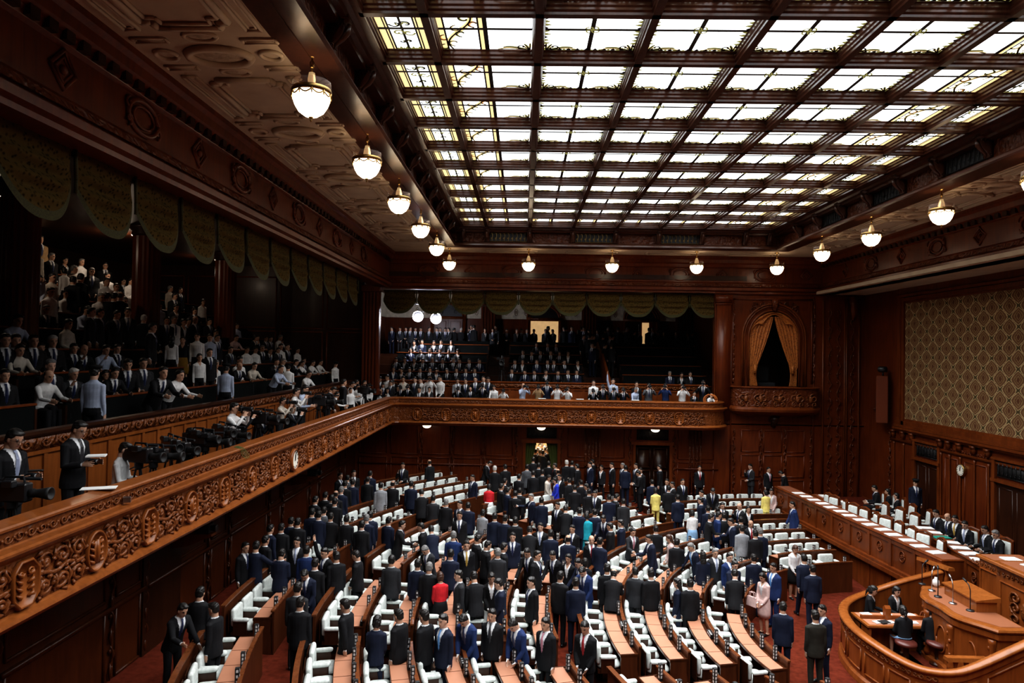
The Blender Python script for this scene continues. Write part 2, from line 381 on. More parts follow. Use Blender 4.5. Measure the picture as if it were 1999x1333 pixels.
    if jacket and not fem:
        t=MB(); fr_=[]
        for z,hw,y in ((.565,.020,-.066),(.545,.022,-.088),(.53,.014,-.100),(.46,.024,-.128),(.36,.030,-.134),(.24,.034,-.124),(.20,.020,-.118)):
            y*=w
            fr_.append([T@Vector((-hw,y+.004,z)),T@Vector((0,y-.008,z)),T@Vector((hw,y+.004,z)),T@Vector((0,y+.008,z))])
        t.loft(fr_); o=t.build('necktie',TIES[0]); out['necktie']=o.data; D.objects.remove(o)
    if skirt:
        k=MB(); rings=[]
        if legs=='si':
            rings=[_ring((0,0,.60),.165,.125,16),_ring((0,-.10,.52),.19,.15,16),_ring((0,-.25,.49),.20,.12,16),_ring((0,-.40,.50),.19,.09,16)]
        else:
            rings=[_ring((0,0,z),a,b,16) for z,a,b in ((1.04,.155,.112),(.92,.185,.14),(.80,.20,.15),(.62,.20,.15),(.50,.185,.145))]
        k.loft(rings); o=k.build('skirt',CLO['k'],None,True); out['skirt']=o.data; D.objects.remove(o)
    # hair
    if hair!='none':
        h=MB()
        if hair in ('short','bald'):
            if hair=='short':
                h.loft([_ring((0,y,z),a,b,18,HM) for z,a,b,y in ((-.055,.062,.035,.062),(-.02,.078,.062,.044),(.02,.0835,.082,.030),(.05,.0845,.094,.018),(.08,.080,.093,.012),(.106,.066,.084,.006),(.126,.042,.058,.004),(.134,.016,.024,.004))])
                h.sphere((.012,-.052,.092),(.056,.034,.028),12,8,0,HM)
            else:
                h.loft([_ring((0,y,z),a,b,18,HM) for z,a,b,y in ((-.055,.060,.033,.062),(-.02,.078,.056,.048),(.02,.081,.068,.040),(.05,.077,.066,.044),(.07,.062,.05,.05))])
        else:
            h.loft([_ring((0,y,z),a,b,18,HM) for z,a,b,y in ((-.10,.070,.050,.050),(-.05,.088,.072,.040),(.0,.092,.082,.034),(.04,.090,.096,.020),(.075,.084,.096,.012),(.106,.068,.09,.006),(.128,.042,.058,.006),(.136,.016,.024,.006))])
            h.sphere((-.01,-.054,.082),(.064,.034,.030),12,8,0,HM)
            if hair=='long':
                h.loft([_ring((0,y,z),a,b,14,HM) for z,a,b,y in ((-.30,.05,.022,.085),(-.24,.085,.034,.085),(-.14,.092,.045,.078),(-.04,.085,.05,.055),(.02,.07,.05,.04))])
            elif hair=='tail':
                h.sphere((0,.115,.03),(.036,.03,.036),10,8,0,HM)
                h.loft([_ring((0,y,z),a,b,10,HM) for z,a,b,y in ((-.22,.01,.01,.13),(-.14,.03,.022,.135),(-.04,.034,.026,.13),(.03,.022,.02,.115))])
        hm=remeshed(h,'hair',max(.010,voxel))
        for v in hm.vertices:
            q=v.co; k=.0024*(math.sin(q.x*95+q.z*40)+math.sin(q.y*88-q.z*70)+.7*math.sin(q.z*150+q.x*60)); v.co=q+v.normal*k; hm.materials.append(HAIRC['B']); out['hair']=hm
    if voxel<.0095 and not fem:
        g=MB()
        for s_ in (-1,1):
            pts=[(s_*.032+.022*math.cos(a),-.101,.002+.017*math.sin(a)) for a in [2*PI*i/12 for i in range(13)]]
            g.tube(pts,.0022,5,0,HM); g.tube([(s_*.054,-.100,.008),(s_*.074,-.06,.008),(s_*.079,.0,.004)],.002,5,0,HM)
        g.tube([(-.010,-.103,.006),(.010,-.103,.006)],.002,5,0,HM)
        o=g.build('eyeglasses',M['plastic']); out['eyeglasses']=o.data; D.objects.remove(o)
    out['HM']=HM; out['T']=T
    _lib[key]=out
    return out
def part(name, me, parent, mats=None):
    o=D.objects.new(name,me); COL.objects.link(o)
    if parent is not None: o.parent=parent
    if mats:
        for i,m in enumerate(mats):
            o.material_slots[i].link='OBJECT'; o.material_slots[i].material=m
    return o
def person(loc, face, pose='stand', suit='k', hair='B', fem=False, jacket=True, skirt=None, trou=None, style=None, tie=0, skin=None, h=1.70, voxel=0.0115, shirt=None, glasses=False, name='person'):
    style=style or ('bob' if fem else 'short')
    F=figure(pose,fem,jacket,skirt is not None,style,voxel)
    top=(1.71 if POSE[pose][0]!='si' else 1.34)
    sc=h/1.712
    sk=SKIN[random.choice((0,0,1,2)) if skin is None else skin]
    sm=CLO[shirt] if shirt else SHIRT
    tm=CLO[trou] if trou else CLO[suit if jacket else 'k']
    b=part(name,F['body'],None,[sk,sm,tm,SHOE,EYE_M,LIP])
    b.location=loc; b.rotation_euler.z=math.radians(face); b.scale=(sc,sc,sc)
    if jacket: part('jacket',F['jacket'],b,[CLO[suit]])
    if 'necktie' in F and tie is not None and jacket: part('necktie',F['necktie'],b,[TIES[tie]])
    if skirt is not None: part('skirt',F['skirt'],b,[CLO[skirt]])
    if style!='none': part('hair',F['hair'],b,[HAIRC[hair]])
    if glasses and 'eyeglasses' in F: part('eyeglasses',F['eyeglasses'],b)
    return b
# ---------------------------------------------------------------- hall measures
YF=30.93; XL=-7.6; XR=15.3; XFL=-6.2; XFR=13.4        # far wall, lower side walls, frieze planes
XB=-5.78; YB=29.7                                      # balcony fronts
YC=15.7; XC=11.0                                       # centre of the seating arcs
YN=-1.0                                                # near end that we can see
ZS=11.67                                               # plaster soffit
SOF=(-3.1,10.65,28.95)                                 # soffit inner edge left, right, far
def rake(x,y):
    r=math.hypot(x-XC,y-YC)
    if x>XC: r=abs(y-YC)
    return max(0.0,0.075*(r-5.6)) if r<19.8 else 1.06
cam=D.cameras.new('camera'); cam.lens=FPX*36/1999; cam.sensor_width=36; cam.clip_end=200
co=D.objects.new('camera',cam); COL.objects.link(co); co.matrix_world=Matrix.Translation(EYE)@ROT.to_4x4(); SC.camera=co
SC.view_settings.view_transform='Standard'; SC.view_settings.exposure=0.45; SC.view_settings.look='Medium High Contrast'
SC.cycles.max_bounces=5; SC.cycles.diffuse_bounces=3; SC.cycles.glossy_bounces=2; SC.cycles.use_adaptive_sampling=True; SC.cycles.adaptive_threshold=.035; SC.cycles.adaptive_min_samples=12; SC.cycles.sample_clamp_indirect=6.0
w=D.worlds.new('world'); SC.world=w; w.use_nodes=True; w.node_tree.nodes['Background'].inputs[0].default_value=(0.02,0.018,0.016,1); w.node_tree.nodes['Background'].inputs[1].default_value=0.25

# ---------------------------------------------------------------- floor: a carpet that rises in a shallow bowl from the well
b=MB()
nx,ny=70,90; x0,x1,y0,y1=XL-.2,XR,YN,YF+.1
vs=[(x0+(x1-x0)*i/nx,y0+(y1-y0)*j/ny) for j in range(ny+1) for i in range(nx+1)]
vs=[(x,y,rake(x,y)) for x,y in vs]
fs=[(j*(nx+1)+i,j*(nx+1)+i+1,(j+1)*(nx+1)+i+1,(j+1)*(nx+1)+i) for j in range(ny) for i in range(nx)]
b.add(vs,fs); struct(b.build('floor',M['carpet'],None,True))

# ---------------------------------------------------------------- skylight
ZB=12.37; ZG=12.60
XBm=[3.74+1.79*k for k in range(-3,4)]; XE=(-2.63,10.11)
XA=[XE[0]]+XBm+[XE[1]]
YA=[28.0-1.76*k+.0 for k in range(0,16)]                # 28.0 ... 1.6
m,nt,bs=nmat('skylight_glass'); N=nt.nodes              # back-lit opal glass
bs.inputs['Base Color'].default_value=(.8,.84,.88,1); bs.inputs['Roughness'].default_value=.4
tcn=N.new('ShaderNodeTexCoord'); nn=N.new('ShaderNodeTexNoise'); nn.inputs['Scale'].default_value=.35; lnk(nt,tcn.outputs['Object'],nn.inputs['Vector'])
cr=N.new('ShaderNodeValToRGB'); cr.color_ramp.elements[0].color=(.82,.92,1,1); cr.color_ramp.elements[1].color=(1,1,.97,1); lnk(nt,nn.outputs['Fac'],cr.inputs['Fac'])
lnk(nt,cr.outputs['Color'],bs.inputs['Emission Color']); bs.inputs['Emission Strength'].default_value=1.9; GLASS=m
YEL=plain('amber_glass',(.8,.6,.25),.4,emit=(1,.80,.40),es=.72); GRN=plain('olive_glass',(.3,.35,.1),.4,emit=(.42,.40,.13),es=.32); ORG=plain('orange_glass',(.6,.3,.1),.4,emit=(.85,.42,.13),es=.45)
LEAD=plain('lead_line',(.012,.011,.010),.5)
GM=[GLASS,YEL,GRN,ORG,LEAD]
def spiral(cx,cy,r0,turns,a0,n=18,sgn=1,shrink=.18):
    return [(cx+r0*(1-(1-shrink)*i/n)*math.cos(a0+sgn*turns*2*PI*i/n),cy+r0*(1-(1-shrink)*i/n)*math.sin(a0+sgn*turns*2*PI*i/n)) for i in range(n+1)]
def ribbon(b,pts,wd,z,mi,taper=True):
    n=len(pts); L=[];R_=[]
    for i in range(n):
        p=Vector(pts[i]); t=Vector(pts[min(i+1,n-1)])-Vector(pts[max(i-1,0)]); t=t.normalized() if t.length>0 else Vector((1,0)); q=Vector((-t.y,t.x))
        ww=wd*(math.sin(PI*(i+.4)/(n+.2))*.9+.1 if taper else 1)
        L.append((*(p+q*ww),z)); R_.append((*(p-q*ww),z))
    b.add(L+R_,[(i,i+1,n+i+1,n+i) for i in range(n-1)],mi)
def pane(kind,wx,wy):
    b=MB(); hx,hy=wx/2,wy/2
    b.add([(-hx,-hy,0),(hx,-hy,0),(hx,hy,0),(-hx,hy,0)],[(3,2,1,0)],0)
    ln=.038
    def bar(x0,y0,x1,y1,mi=4,z=-.012): b.add([(x0,y0,z),(x1,y0,z),(x1,y1,z),(x0,y1,z)],[(3,2,1,0)],mi)
    bar(-hx,-ln,hx,ln)
    if kind!='edge': bar(-ln,-hy,ln,hy)
    def leafcorner(sx,sy):
        for k in range(5):
            a=k/4*PI/2; L_=.20+.10*abs(math.cos(2*a))
            c=(sx*(hx-.03),sy*(hy-.03))
            pts=[(c[0]-sx*math.cos(a)*L_*t*(1.9 if k in(0,1) else 1),c[1]-sy*math.sin(a+.35*math.sin(PI*t))*L_*t*.8) for t in [i/8 for i in range(9)]]
            ribbon(b,pts,.024,-.010,2 if k%2 else 1); ribbon(b,[(p[0],p[1]+.02*sy) for p in pts],.013,-.012,4,False)
        sp=spiral(sx*(hx-.17),sy*(hy-.12),.09,.9,PI/2,12,sx); ribbon(b,sp,.016,-.013,4,False)
    if kind=='mid':
        for sx in(-1,1):
            leafcorner(sx,-1); leafcorner(sx,1)
            for k in range(14):
                yy=-hy+wy*(k+.5)/14; b.add([(sx*hx,yy-.05,-.011),(sx*(hx-.06-.03*(k%3)),yy,-.011),(sx*hx,yy+.05,-.011)],[(0,1,2)],2 if k%3 else 4)
        for k in range(20):
            xx=-hx+wx*(k+.5)/20
            for sy in(-1,1): b.add([(xx-.05,sy*hy,-.011),(xx,sy*(hy-.05-.04*(k%2)),-.011),(xx+.05,sy*hy,-.011)],[(0,1,2)],4 if k%2 else 2)
        for k in range(4): ribbon(b,spiral(.0+.05*math.cos(k*PI/2+.8),.05*math.sin(k*PI/2+.8),.08,.8,k*PI/2,10),.014,-.013,2,False)
    elif kind=='scroll':                                  # half pane of acanthus beside the clear half
        s_=-1
        bar(-hx,-hy,-hx+.09,hy,1,-.008); bar(-.10,-hy,-.02,hy,1,-.009)
        for xx in(-hx+.10,-.115): bar(xx-.016,-hy,xx+.016,hy)
        cx=-hx*.56
        big=[(cx+.22*math.sin(t*5.2+.3),-hy+wy*t) for t in [i/24 for i in range(25)]]
        ribbon(b,big,.055,-.010,1); ribbon(b,big,.016,-.013,4,False)
        for k in range(9):
            t=(k+.5)/9; px,py=cx+.22*math.sin(t*5.2+.3),-hy+wy*t; sd=1 if k%2 else -1
            sp=spiral(px+sd*.10,py,.11,.75,PI/2*sd,14,sd,.3)
            ribbon(b,sp,.032,-.011,(3,1,2)[k%3]); ribbon(b,spiral(px+sd*.10,py,.125,.72,PI/2*sd,14,sd,.3),.013,-.013,4,False)
        for k in range(12):
            xx=-hx+.1+(hx-.22)*(k+.5)/12; b.add([(xx-.04,-hy,-.012),(xx,-hy+.07+.03*(k%2),-.012),(xx+.04,-hy,-.012)],[(0,1,2)],2 if k%2 else 4)
        leafcorner(1,-1); leafcorner(1,1)
    else:
        for sx in(-1,1):
            bar(sx*hx-(0 if sx<0 else .15),-hy,sx*hx+(.15 if sx<0 else 0),hy,1,-.008)
            bar(sx*(hx-.165)-.016,-hy,sx*(hx-.165)+.016,hy); bar(sx*(hx-.115)-.012,-hy,sx*(hx-.115)+.012,hy)
        bar(-.022,-hy,.022,hy)
        for k in range(4):
            for sx in(-1,1):
                yy=-hy+wy*(k+.5)/4; r=.11 if k in(1,2) else .06
                ribbon(b,spiral(sx*r*.8,yy*.8,r,.85,PI*(k%2),14,sx),.018,-.013,4 if k%2 else 2,False)
                ribbon(b,spiral(sx*r*.5,yy*.8,r*.6,.6,0,10,-sx),.018,-.012,2,False)
        for k in range(8):
            xx=-hx+.17+(wx-.34)*(k+.5)/8
            for sy in(-1,1): b.add([(xx-.05,sy*hy,-.012),(xx,sy*(hy-.06-.05*(k%2)),-.012),(xx+.05,sy*hy,-.012)],[(0,1,2)],2)
    return b
BW=.11
pm={}
wi=0
for j in range(len(YA)-1):
    for i in range(len(XA)-1):
        xa,xb=XA[i]+BW,XA[i+1]-BW; ya,yb=YA[j+1]+BW,YA[j]-BW
        kind='edge' if i in(0,len(XA)-2) else ('scroll' if i in(1,len(XA)-3) else 'mid')
        if j in(0,) and kind=='mid': kind2='scroll'
        else: kind2=kind
        key=(kind2,i==len(XA)-3)
        if key not in pm:
            o=pane(kind2,xb-xa,yb-ya).build('window_1',GM); pm[key]=o.data; D.objects.remove(o)
        wi+=1
        o=D.objects.new('window_%d'%wi,pm[key]); COL.objects.link(o); o.location=((xa+xb)/2,(ya+yb)/2,ZG)
        if i==len(XA)-3 and kind2=='scroll': o.rotation_euler.z=PI
        struct(o)
# moulded beams of the skylight grid
bp=[(-BW,ZG+.05),(-BW,ZG-.02),(-.095,ZG-.04),(-.10,ZG-.09),(-.08,ZG-.12),(-.088,ZG-.16),(-.065,ZG-.19),(-.065,ZB),(.065,ZB),(.065,ZG-.19),(.088,ZG-.16),(.08,ZG-.12),(.10,ZG-.09),(.095,ZG-.04),(BW,ZG-.02),(BW,ZG+.05)]
tn=[0]
def trim(b,mats,smooth=False):
    tn[0]+=1; return struct(b.build('trim_%d'%tn[0],mats,None,smooth))
def beam(p0,p1,prof=bp,mat='beam',k=1.0):
    b=MB(); b.sweep([(u*k,z) for u,z in prof],[p0,p1],0,True,True); return trim(b,M[mat])
for x in XA: beam((x,YA[-1]),(x,YA[0]),k=1.0)
for y in YA: beam((XE[0],y),(XE[1],y),k=.985)
# frame around the skylight, vertical frieze below it, cornice and the inner lip of the soffit: one ring, walked clockwise so that "out" looks into the hall
ring=[(XE[0]-.12,YN-1),(XE[0]-.12,YA[0]+.15),(XE[1]+.12,YA[0]+.15),(XE[1]+.12,YN-1)]
def ringp(prof,mat,off=0.0):
    p=[(ring[0][0]-off,ring[0][1]),(ring[1][0]-off,ring[1][1]+off),(ring[2][0]+off,ring[2][1]+off),(ring[3][0]+off,ring[3][1])]
    b=MB(); b.sweep(prof,p); return trim(b,M[mat])
ringp([(.14,ZG+.05),(.14,ZB+.12),(.10,ZB+.06),(.06,ZB),(-.02,ZB-.02),(-.05,ZB-.08),(-.14,ZB-.10),(-.16,ZB-.16),(-.36,ZB-.18)],'beam')
ringp([(-.36,ZB-.18),(-.36,ZS+.14)],'carved_dark')
ringp([(-.36,ZS+.14),(-.30,ZS+.12),(-.26,ZS+.06),(-.20,ZS+.05),(-.17,ZS-.02),(-.22,ZS-.05),(-.55,ZS-.05),(-.60,ZS-.01),(-.95,ZS-.01)],'beam')
# scroll brackets on that frieze
def bracket_mesh():
    b=MB(); pr=[(.0,.0),(.06,.0),(.09,.03),(.10,.10),(.16,.16),(.22,.24),(.25,.34),(.25,.44),(.30,.46),(.30,.54),(0,.54)]
    b.extrude(pr,lambda p:(-.085,-p[0],p[1]),lambda p:(.085,-p[0],p[1]))
    for s_ in(-1,1):
        b.tube([(s_*.088,-(.20+x),.38+y) for x,y in spiral(0,0,.055,1.2,0,14)],.014,6); b.tube([(s_*.088,-(.07+x),.06+y) for x,y in spiral(0,0,.035,1.1,0,12)],.010,6)
    b.tube([(0,-.30,.42),(0,-.27,.30),(0,-.20,.20),(0,-.12,.12),(0,-.09,.04)],[.03,.055,.05,.04,.02],7)
    for k in range(2): b.box(-.10,-.31,.47+.035*k,.10,.0,.49+.035*k)
    return b
bo=bracket_mesh().build('bracket',M['beam'],None,True); br_me=bo.data; D.objects.remove(bo)
nbr=[0]
def bracket(x,y,rz,side,k):
    o=D.objects.new('ceiling_bracket',br_me); COL.objects.link(o); o.location=(x,y,ZS+.13); o.rotation_euler.z=rz; o.scale=(1.15,1.1,1.0)
    tag(o,'carved scroll bracket under the skylight frame, %s %s'%(ordn(k),side),'bracket','scroll brackets round the skylight')
xx=ring[0][0]-.36; k=0
for y in YA[1:12]: k+=1; bracket(xx,y,PI/2,'from the far end on the left side',k)
k=0
for x in XA: k+=1; bracket(x,ring[1][1]+.36,0,'from the left on the far side',k)
k=0
for y in YA[1:9]: k+=1; bracket(ring[2][0]+.36,y,-PI/2,'from the far end on the right side',k)
# grille strips between some brackets (dark openwork)
def grille(w,h,mat='bronze',cell=.16):
    b=MB(); b.box(-w/2,-.01,0,w/2,.0,h,1)
    n=max(3,int(w/cell))
    for i in range(n):
        cx=-w/2+w*(i+.5)/n
        for s_ in(-1,1):
            b.tube([(cx+x,-.03,h/2+s_*h*.22+y) for x,y in spiral(0,0,min(w/n,h)*.24,1.1,PI/2*s_,10,s_)],.010,5)
        b.tube([(cx,-.03,.02),(cx+.03,-.03,h*.5),(cx,-.03,h-.02)],.010,5)
    for z in(.01,h-.01): b.tube([(-w/2,-.02,z),(w/2,-.02,z)],.014,5)
    return b
for i in range(1,len(XA)-2,2):
    tag(grille(1.55,.50).build('ventilation_grille',[M['brass'],M['black']],None,False,((XA[i]+XA[i+1])/2+ (0),ring[1][1]+.35,ZS+.16)),'black grille with gilt scrolls under the skylight, %s from left, far side'%ordn(i//2+1),'grille','grilles under the skylight')
for q,y in enumerate([YA[2],YA[4],YA[6]]):
    tag(grille(1.5,.50).build('ventilation_grille',[M['bronze'],M['black']],None,False,(ring[2][0]+.35,y-.88,ZS+.16),-PI/2),'black ornamental grille right of the skylight, %s from the far end'%ordn(q+1),'grille','grilles under the skylight')

# ---------------------------------------------------------------- plaster soffit with raised mouldings
def soffit(name,x0,y0,x1,y1):
    b=MB(); b.box(x0,y0,ZS,x1,y1,ZS+.15); o=struct(b.build(name,M['plaster'])); return o
so=soffit('ceiling',XFL-.3,YN-1,SOF[0]-.15,YF+.3); s2=soffit('ceiling_1',SOF[1]+.15,YN-1,XFR+.3,YF+.3); s3=soffit('ceiling_2',SOF[0]-.15,SOF[2]+.1,SOF[1]+.15,YF+.3)
def rectmould(b,cx,cy,wx,wy,r=.06,h=.07,notch=0):
    for k,(ins,hh) in enumerate(((0,h),(r*1.6,h*.6))):
        hx,hy=wx/2-ins,wy/2-ins; n=notch
        if n:
            pts=[(-hx,-hy+n),(-hx+n*.9,-hy+n),(-hx+n,-hy),(hx-n,-hy),(hx-n*.9,-hy+n),(hx,-hy+n),(hx,hy-n),(hx-n*.9,hy-n),(hx-n,hy),(-hx+n,hy),(-hx+n*.9,hy-n),(-hx,hy-n)]
        else: pts=[(-hx,-hy),(hx,-hy),(hx,hy),(-hx,hy)]
        pts=pts+[pts[0]]
        for p,q in zip(pts,pts[1:]):
            b.tube([(cx+p[0],cy+p[1],ZS-hh*.3),(cx+q[0],cy+q[1],ZS-hh*.3)],r*(.8 if k==0 else .5),6)
def oval(b,cx,cy,rx,ry,z,r,n=28,mi=0): b.tube([(cx+rx*math.cos(2*PI*i/n),cy+ry*math.sin(2*PI*i/n),z) for i in range(n+1)],r,6,mi)
def rosette(b,cx,cy,rx,ry,mi=1):
    n=24; vs=[(cx,cy,ZS-.05)]+[(cx+rx*math.cos(2*PI*i/n),cy+ry*math.sin(2*PI*i/n),ZS-.012) for i in range(n)]
    b.add(vs,[(0,1+i,1+(i+1)%n) for i in range(n)],mi)
def plasterwork(x0,x1,ylist,par):
    cx=(x0+x1)/2; wx=(x1-x0)-.5
    for y0,y1 in ylist:
        b=MB(); cy=(y0+y1)/2; L=y1-y0
        rectmould(b,cx,cy,wx*.62,L*.50,.065,.08,.16); rectmould(b,x0+.36,cy,.22,L*.55,.035,.05); rectmould(b,x1-.36,cy,.22,L*.55,.035,.05)
        oval(b,cx,y0+.02,wx*.24,.30,ZS-.02,.07); rosette(b,cx,y0+.02,wx*.19,.24); oval(b,x0+.42,y0,.16,.16,ZS-.01,.04); oval(b,x1-.42,y0,.16,.16,ZS-.01,.04)
        for s_ in(-1,1):
            oval(b,cx,y0+s_*.62,wx*.12,.13,ZS-.01,.035); rosette(b,cx,y0+s_*.62,wx*.09,.10)
            rectmould(b,x0+.42,y0+s_*.48,.5,.14,.03,.04); rectmould(b,x1-.42,y0+s_*.48,.5,.14,.03,.04)
        o=b.build('ceiling_moulding',[M['plaster'],M['plaster_orn']],par,True)
plasterwork(XFL+.25,SOF[0]-.4,[(3.0+3.62*k,6.62+3.62*k) for k in range(7)],so)
plasterwork(SOF[1]+.4,XFR-.25,[(6.62+3.62*k,10.24+3.62*k) for k in range(6)],s2)
for k in range(4):
    b=MB(); rectmould(b,-.6+3.5*k,29.95,2.2,.75,.05,.06,.1); b.build('ceiling_moulding',[M['plaster']],s3,True)

# ---------------------------------------------------------------- friezes under the soffit (left, far, right)
fz=[(.30,ZS),(.30,ZS-.10),(.22,ZS-.16),(.20,ZS-.30),(.10,ZS-.36),(.06,ZS-.48),(.0,ZS-.52),(.0,10.52),(.05,10.46),(.08,10.30),(.14,10.26),(.14,10.14),(.04,10.10),(.04,10.02),(-.5,10.02)]
b=MB(); b.sweep(fz,[(XFL,YN-1),(XFL,YF),(XFR,YF),(XFR,YN-1)]); fo=trim(b,M['wood_far'])
b=MB(); b.sweep([(.085,10.44),(.125,10.32)],[(XFL,YN-1),(XFL,YF),(XFR,YF),(XFR,YN-1)]); o=b.build('carved_band',M['carved_dark'],fo)
b=MB()                                                   # dentils
for k in range(95):
    y=-.5+.33*k; b.box(XFL+.02,y,ZS-.47,XFL+.16,y+.17,ZS-.33)
    b.box(XFR-.16,y,ZS-.47,XFR-.02,y+.17,ZS-.33)
tag(b.build('dentil_band',M['wood_dark'],fo),kind='stuff')
def cartouche(M4,par,r=.36,diamond=False):
    b=MB()
    if diamond:
        for q in(.26,.17): b.tube([M4@Vector(p) for p in((-q,0,0),(0,0,q),(q,0,0),(0,0,-q),(-q,0,0))],.035*q/.26,6)
        b.sphere((0,0,0),(.07,.05,.07),8,6,0,M4)
    else:
        b.tube([M4@Vector((r*1.25*math.cos(a),0,r*math.sin(a)*.78)) for a in [2*PI*i/24 for i in range(25)]],.045,7)
        b.tube([M4@Vector((r*.85*math.cos(a),-.01,r*math.sin(a)*.5)) for a in [2*PI*i/24 for i in range(25)]],.022,6)
        for s_ in(-1,1):
            for t in(-1,1): b.tube([M4@Vector((s_*(r*1.2+x),-.02,t*.12+y)) for x,y in spiral(0,0,.10,1.1,PI/2*t,12,s_)],.022,6)
    b.build('carved_cartouche',M['wood_far'],par,True)
for k in range(13):
    y=3.2+1.9*k; cartouche(Matrix.Translation((XFL+.01,y,10.86))@Matrix.Rotation(PI/2,4,'Z'),fo,.34,k%2==1)
for k in range(10):
    x=-4.4+1.9*k; cartouche(Matrix.Translation((x,YF-.01,10.86)),fo,.34,k%2==1)
for k in range(8):
    y=14.0+2.1*k; cartouche(Matrix.Translation((XFR-.01,y,10.86))@Matrix.Rotation(-PI/2,4,'Z'),fo,.34,k%2==1)

# ---------------------------------------------------------------- ceiling lamps: brass crown, glass cylinder, glowing bowl
GLOW=plain('lit_opal_bowl',(.9,.85,.75),.4,emit=(1,.83,.60),es=5.5)
mg,ntg,bg=nmat('clear_shade_glass'); bg.inputs['Base Color'].default_value=(.95,.85,.8,1); bg.inputs['Transmission Weight'].default_value=.92; bg.inputs['Roughness'].default_value=.03; bg.inputs['IOR'].default_value=1.1
LPO=empty('ceiling_lamp')
b=MB(); b.tube([(0,0,.52),(0,0,.30)],.014,6); b.lathe([(.07,.60),(.075,.58),(.02,.53)],12); b.sphere((0,0,.40),.035,8,6)
for s_ in(-1,1): b.tube([(s_*.03*math.cos(a),0,.44+.05*math.sin(a)) for a in [2*PI*i/10 for i in range(11)]],.008,5)
b.build('hanger',M['brass'],LPO,True)
b=MB(); b.lathe([(.045,.30),(.05,.26),(.09,.16),(.10,.10),(.12,.07),(.05,.07)],14); b.build('socket_cover',plain('glowing_brass',(.85,.62,.32),.35,1.0,emit=(1,.7,.35),es=.25),LPO,True)  # brass given a faint emission that imitates the lamplight on it
b=MB(); b.lathe([(.285,.16),(.29,.02),(.285,.02),(.28,.16)],22,cap=False); b.build('glass_shade',mg,LPO,True)
b=MB(); b.lathe([(.292,.05),(.30,.03),(.298,-.03),(.288,-.03),(.288,.05)],22,cap=False)
for k in range(10):
    a0=2*PI*k/10
    b.tube([(.292*math.cos(a0+.628*t),.292*math.sin(a0+.628*t),-.03-.055*math.sin(PI*t)) for t in [i/6 for i in range(7)]],.012,5)
    b.tube([(.295*math.cos(a0),.295*math.sin(a0),-.02),(.295*math.cos(a0),.295*math.sin(a0),-.10)],[.016,.008],5)
b.build('crown_band',M['brass'],LPO,True)
b=MB(); b.lathe([(.10,.0),(.24,.0),(.275,-.05),(.272,-.12),(.245,-.20),(.19,-.29),(.10,-.355),(.03,-.37)],20); b.build('glass_bowl',GLOW,LPO,True)
b=MB(); b.lathe([(.03,-.365),(.035,-.38),(.012,-.40),(.02,-.42),(.004,-.45)],10); b.build('finial',M['brass'],LPO,True)
LP=Proto(LPO)
zl=11.08
for k,(x,y) in enumerate([(-3.28,v) for v in(10.2,13.85,17.4,21.1,25.0)]): LP.make((x,y,zl),0,'glowing brass and glass ceiling lamp, %s from the camera along the left soffit edge'%ordn(k+1),'ceiling lamps around the skylight','lamp')
for k,px in enumerate((874,1029,1192,1356,1511)):
    x=(px-1023)/45.2; LP.make((x,29.4,zl),0,'glowing brass and glass ceiling lamp, %s from the left along the far soffit'%ordn(k+1),'ceiling lamps around the skylight','lamp')
for k,y in enumerate((25.1,21.55,17.95,14.62)): LP.make((10.85,y,zl),0,'glowing brass and glass ceiling lamp, %s from the far end on the right soffit edge'%ordn(k+1),'ceiling lamps around the skylight','lamp')

l=D.lights.new('skylight_daylight','AREA'); l.shape='RECTANGLE'; l.size=12.4; l.size_y=26.0; l.energy=2350; l.spread=2.25; l.color=(.97,.985,1.0)
lo=D.objects.new('skylight_daylight',l); COL.objects.link(lo); lo.location=((XE[0]+XE[1])/2,14.8,ZB-.02)
# ---------------------------------------------------------------- walls of the hall floor (below the balcony)
def wall_panels(b, x0,x1,z0,z1,cols,rows,t=.05,mi=0,mj=0):
    """raised frames on a wall lying in local XZ with its face at y=0 looking to -y"""
    for r in range(rows):
        za=z0+(z1-z0)*r/rows; zb=z0+(z1-z0)*(r+1)/rows
        for c in range(cols):
            xa=x0+(x1-x0)*c/cols+.10; xb=x0+(x1-x0)*(c+1)/cols-.10
            for (p,q) in (((xa,za+.08),(xb,za+.08)),((xb,za+.08),(xb,zb-.08)),((xb,zb-.08),(xa,zb-.08)),((xa,zb-.08),(xa,za+.08))):
                b.tube([(p[0],-.005,p[1]),(q[0],-.005,q[1])],t*.62,6,mi)
def rails(b,x0,x1,z,h=.07,d=.07,mi=0): b.box(x0,-d,z,x1,.0,z+h,mi)
def vine(b,x,z0,z1,w=.10,mi=0,n=None):
    n=n or max(3,int((z1-z0)/.32))
    for k in range(n):
        zc=z0+(z1-z0)*(k+.5)/n; L=(z1-z0)/n; s_=1 if k%2 else -1
        b.tube([(x+s_*w*.55*math.sin(t*PI)-s_*w*.1,-.02-.03*math.sin(t*PI),zc+L*(t-.5)) for t in [i/6 for i in range(7)]],[.008,.02,.03,.034,.03,.02,.008],6,mi)
        b.sphere((x-s_*w*.35,-.03,zc+L*.2),(.035,.03,.045),6,5,mi)
RL=Matrix.Rotation(PI/2,4,'Z')            # local -y -> +X   (left wall, looking right)
RR=Matrix.Rotation(-PI/2,4,'Z')           # local -y -> -X   (right wall, looking left)
def wobj(b,name,mats,loc,rz=0,par=None,smooth=False): return b.build(name,mats,par,smooth,loc,rz)
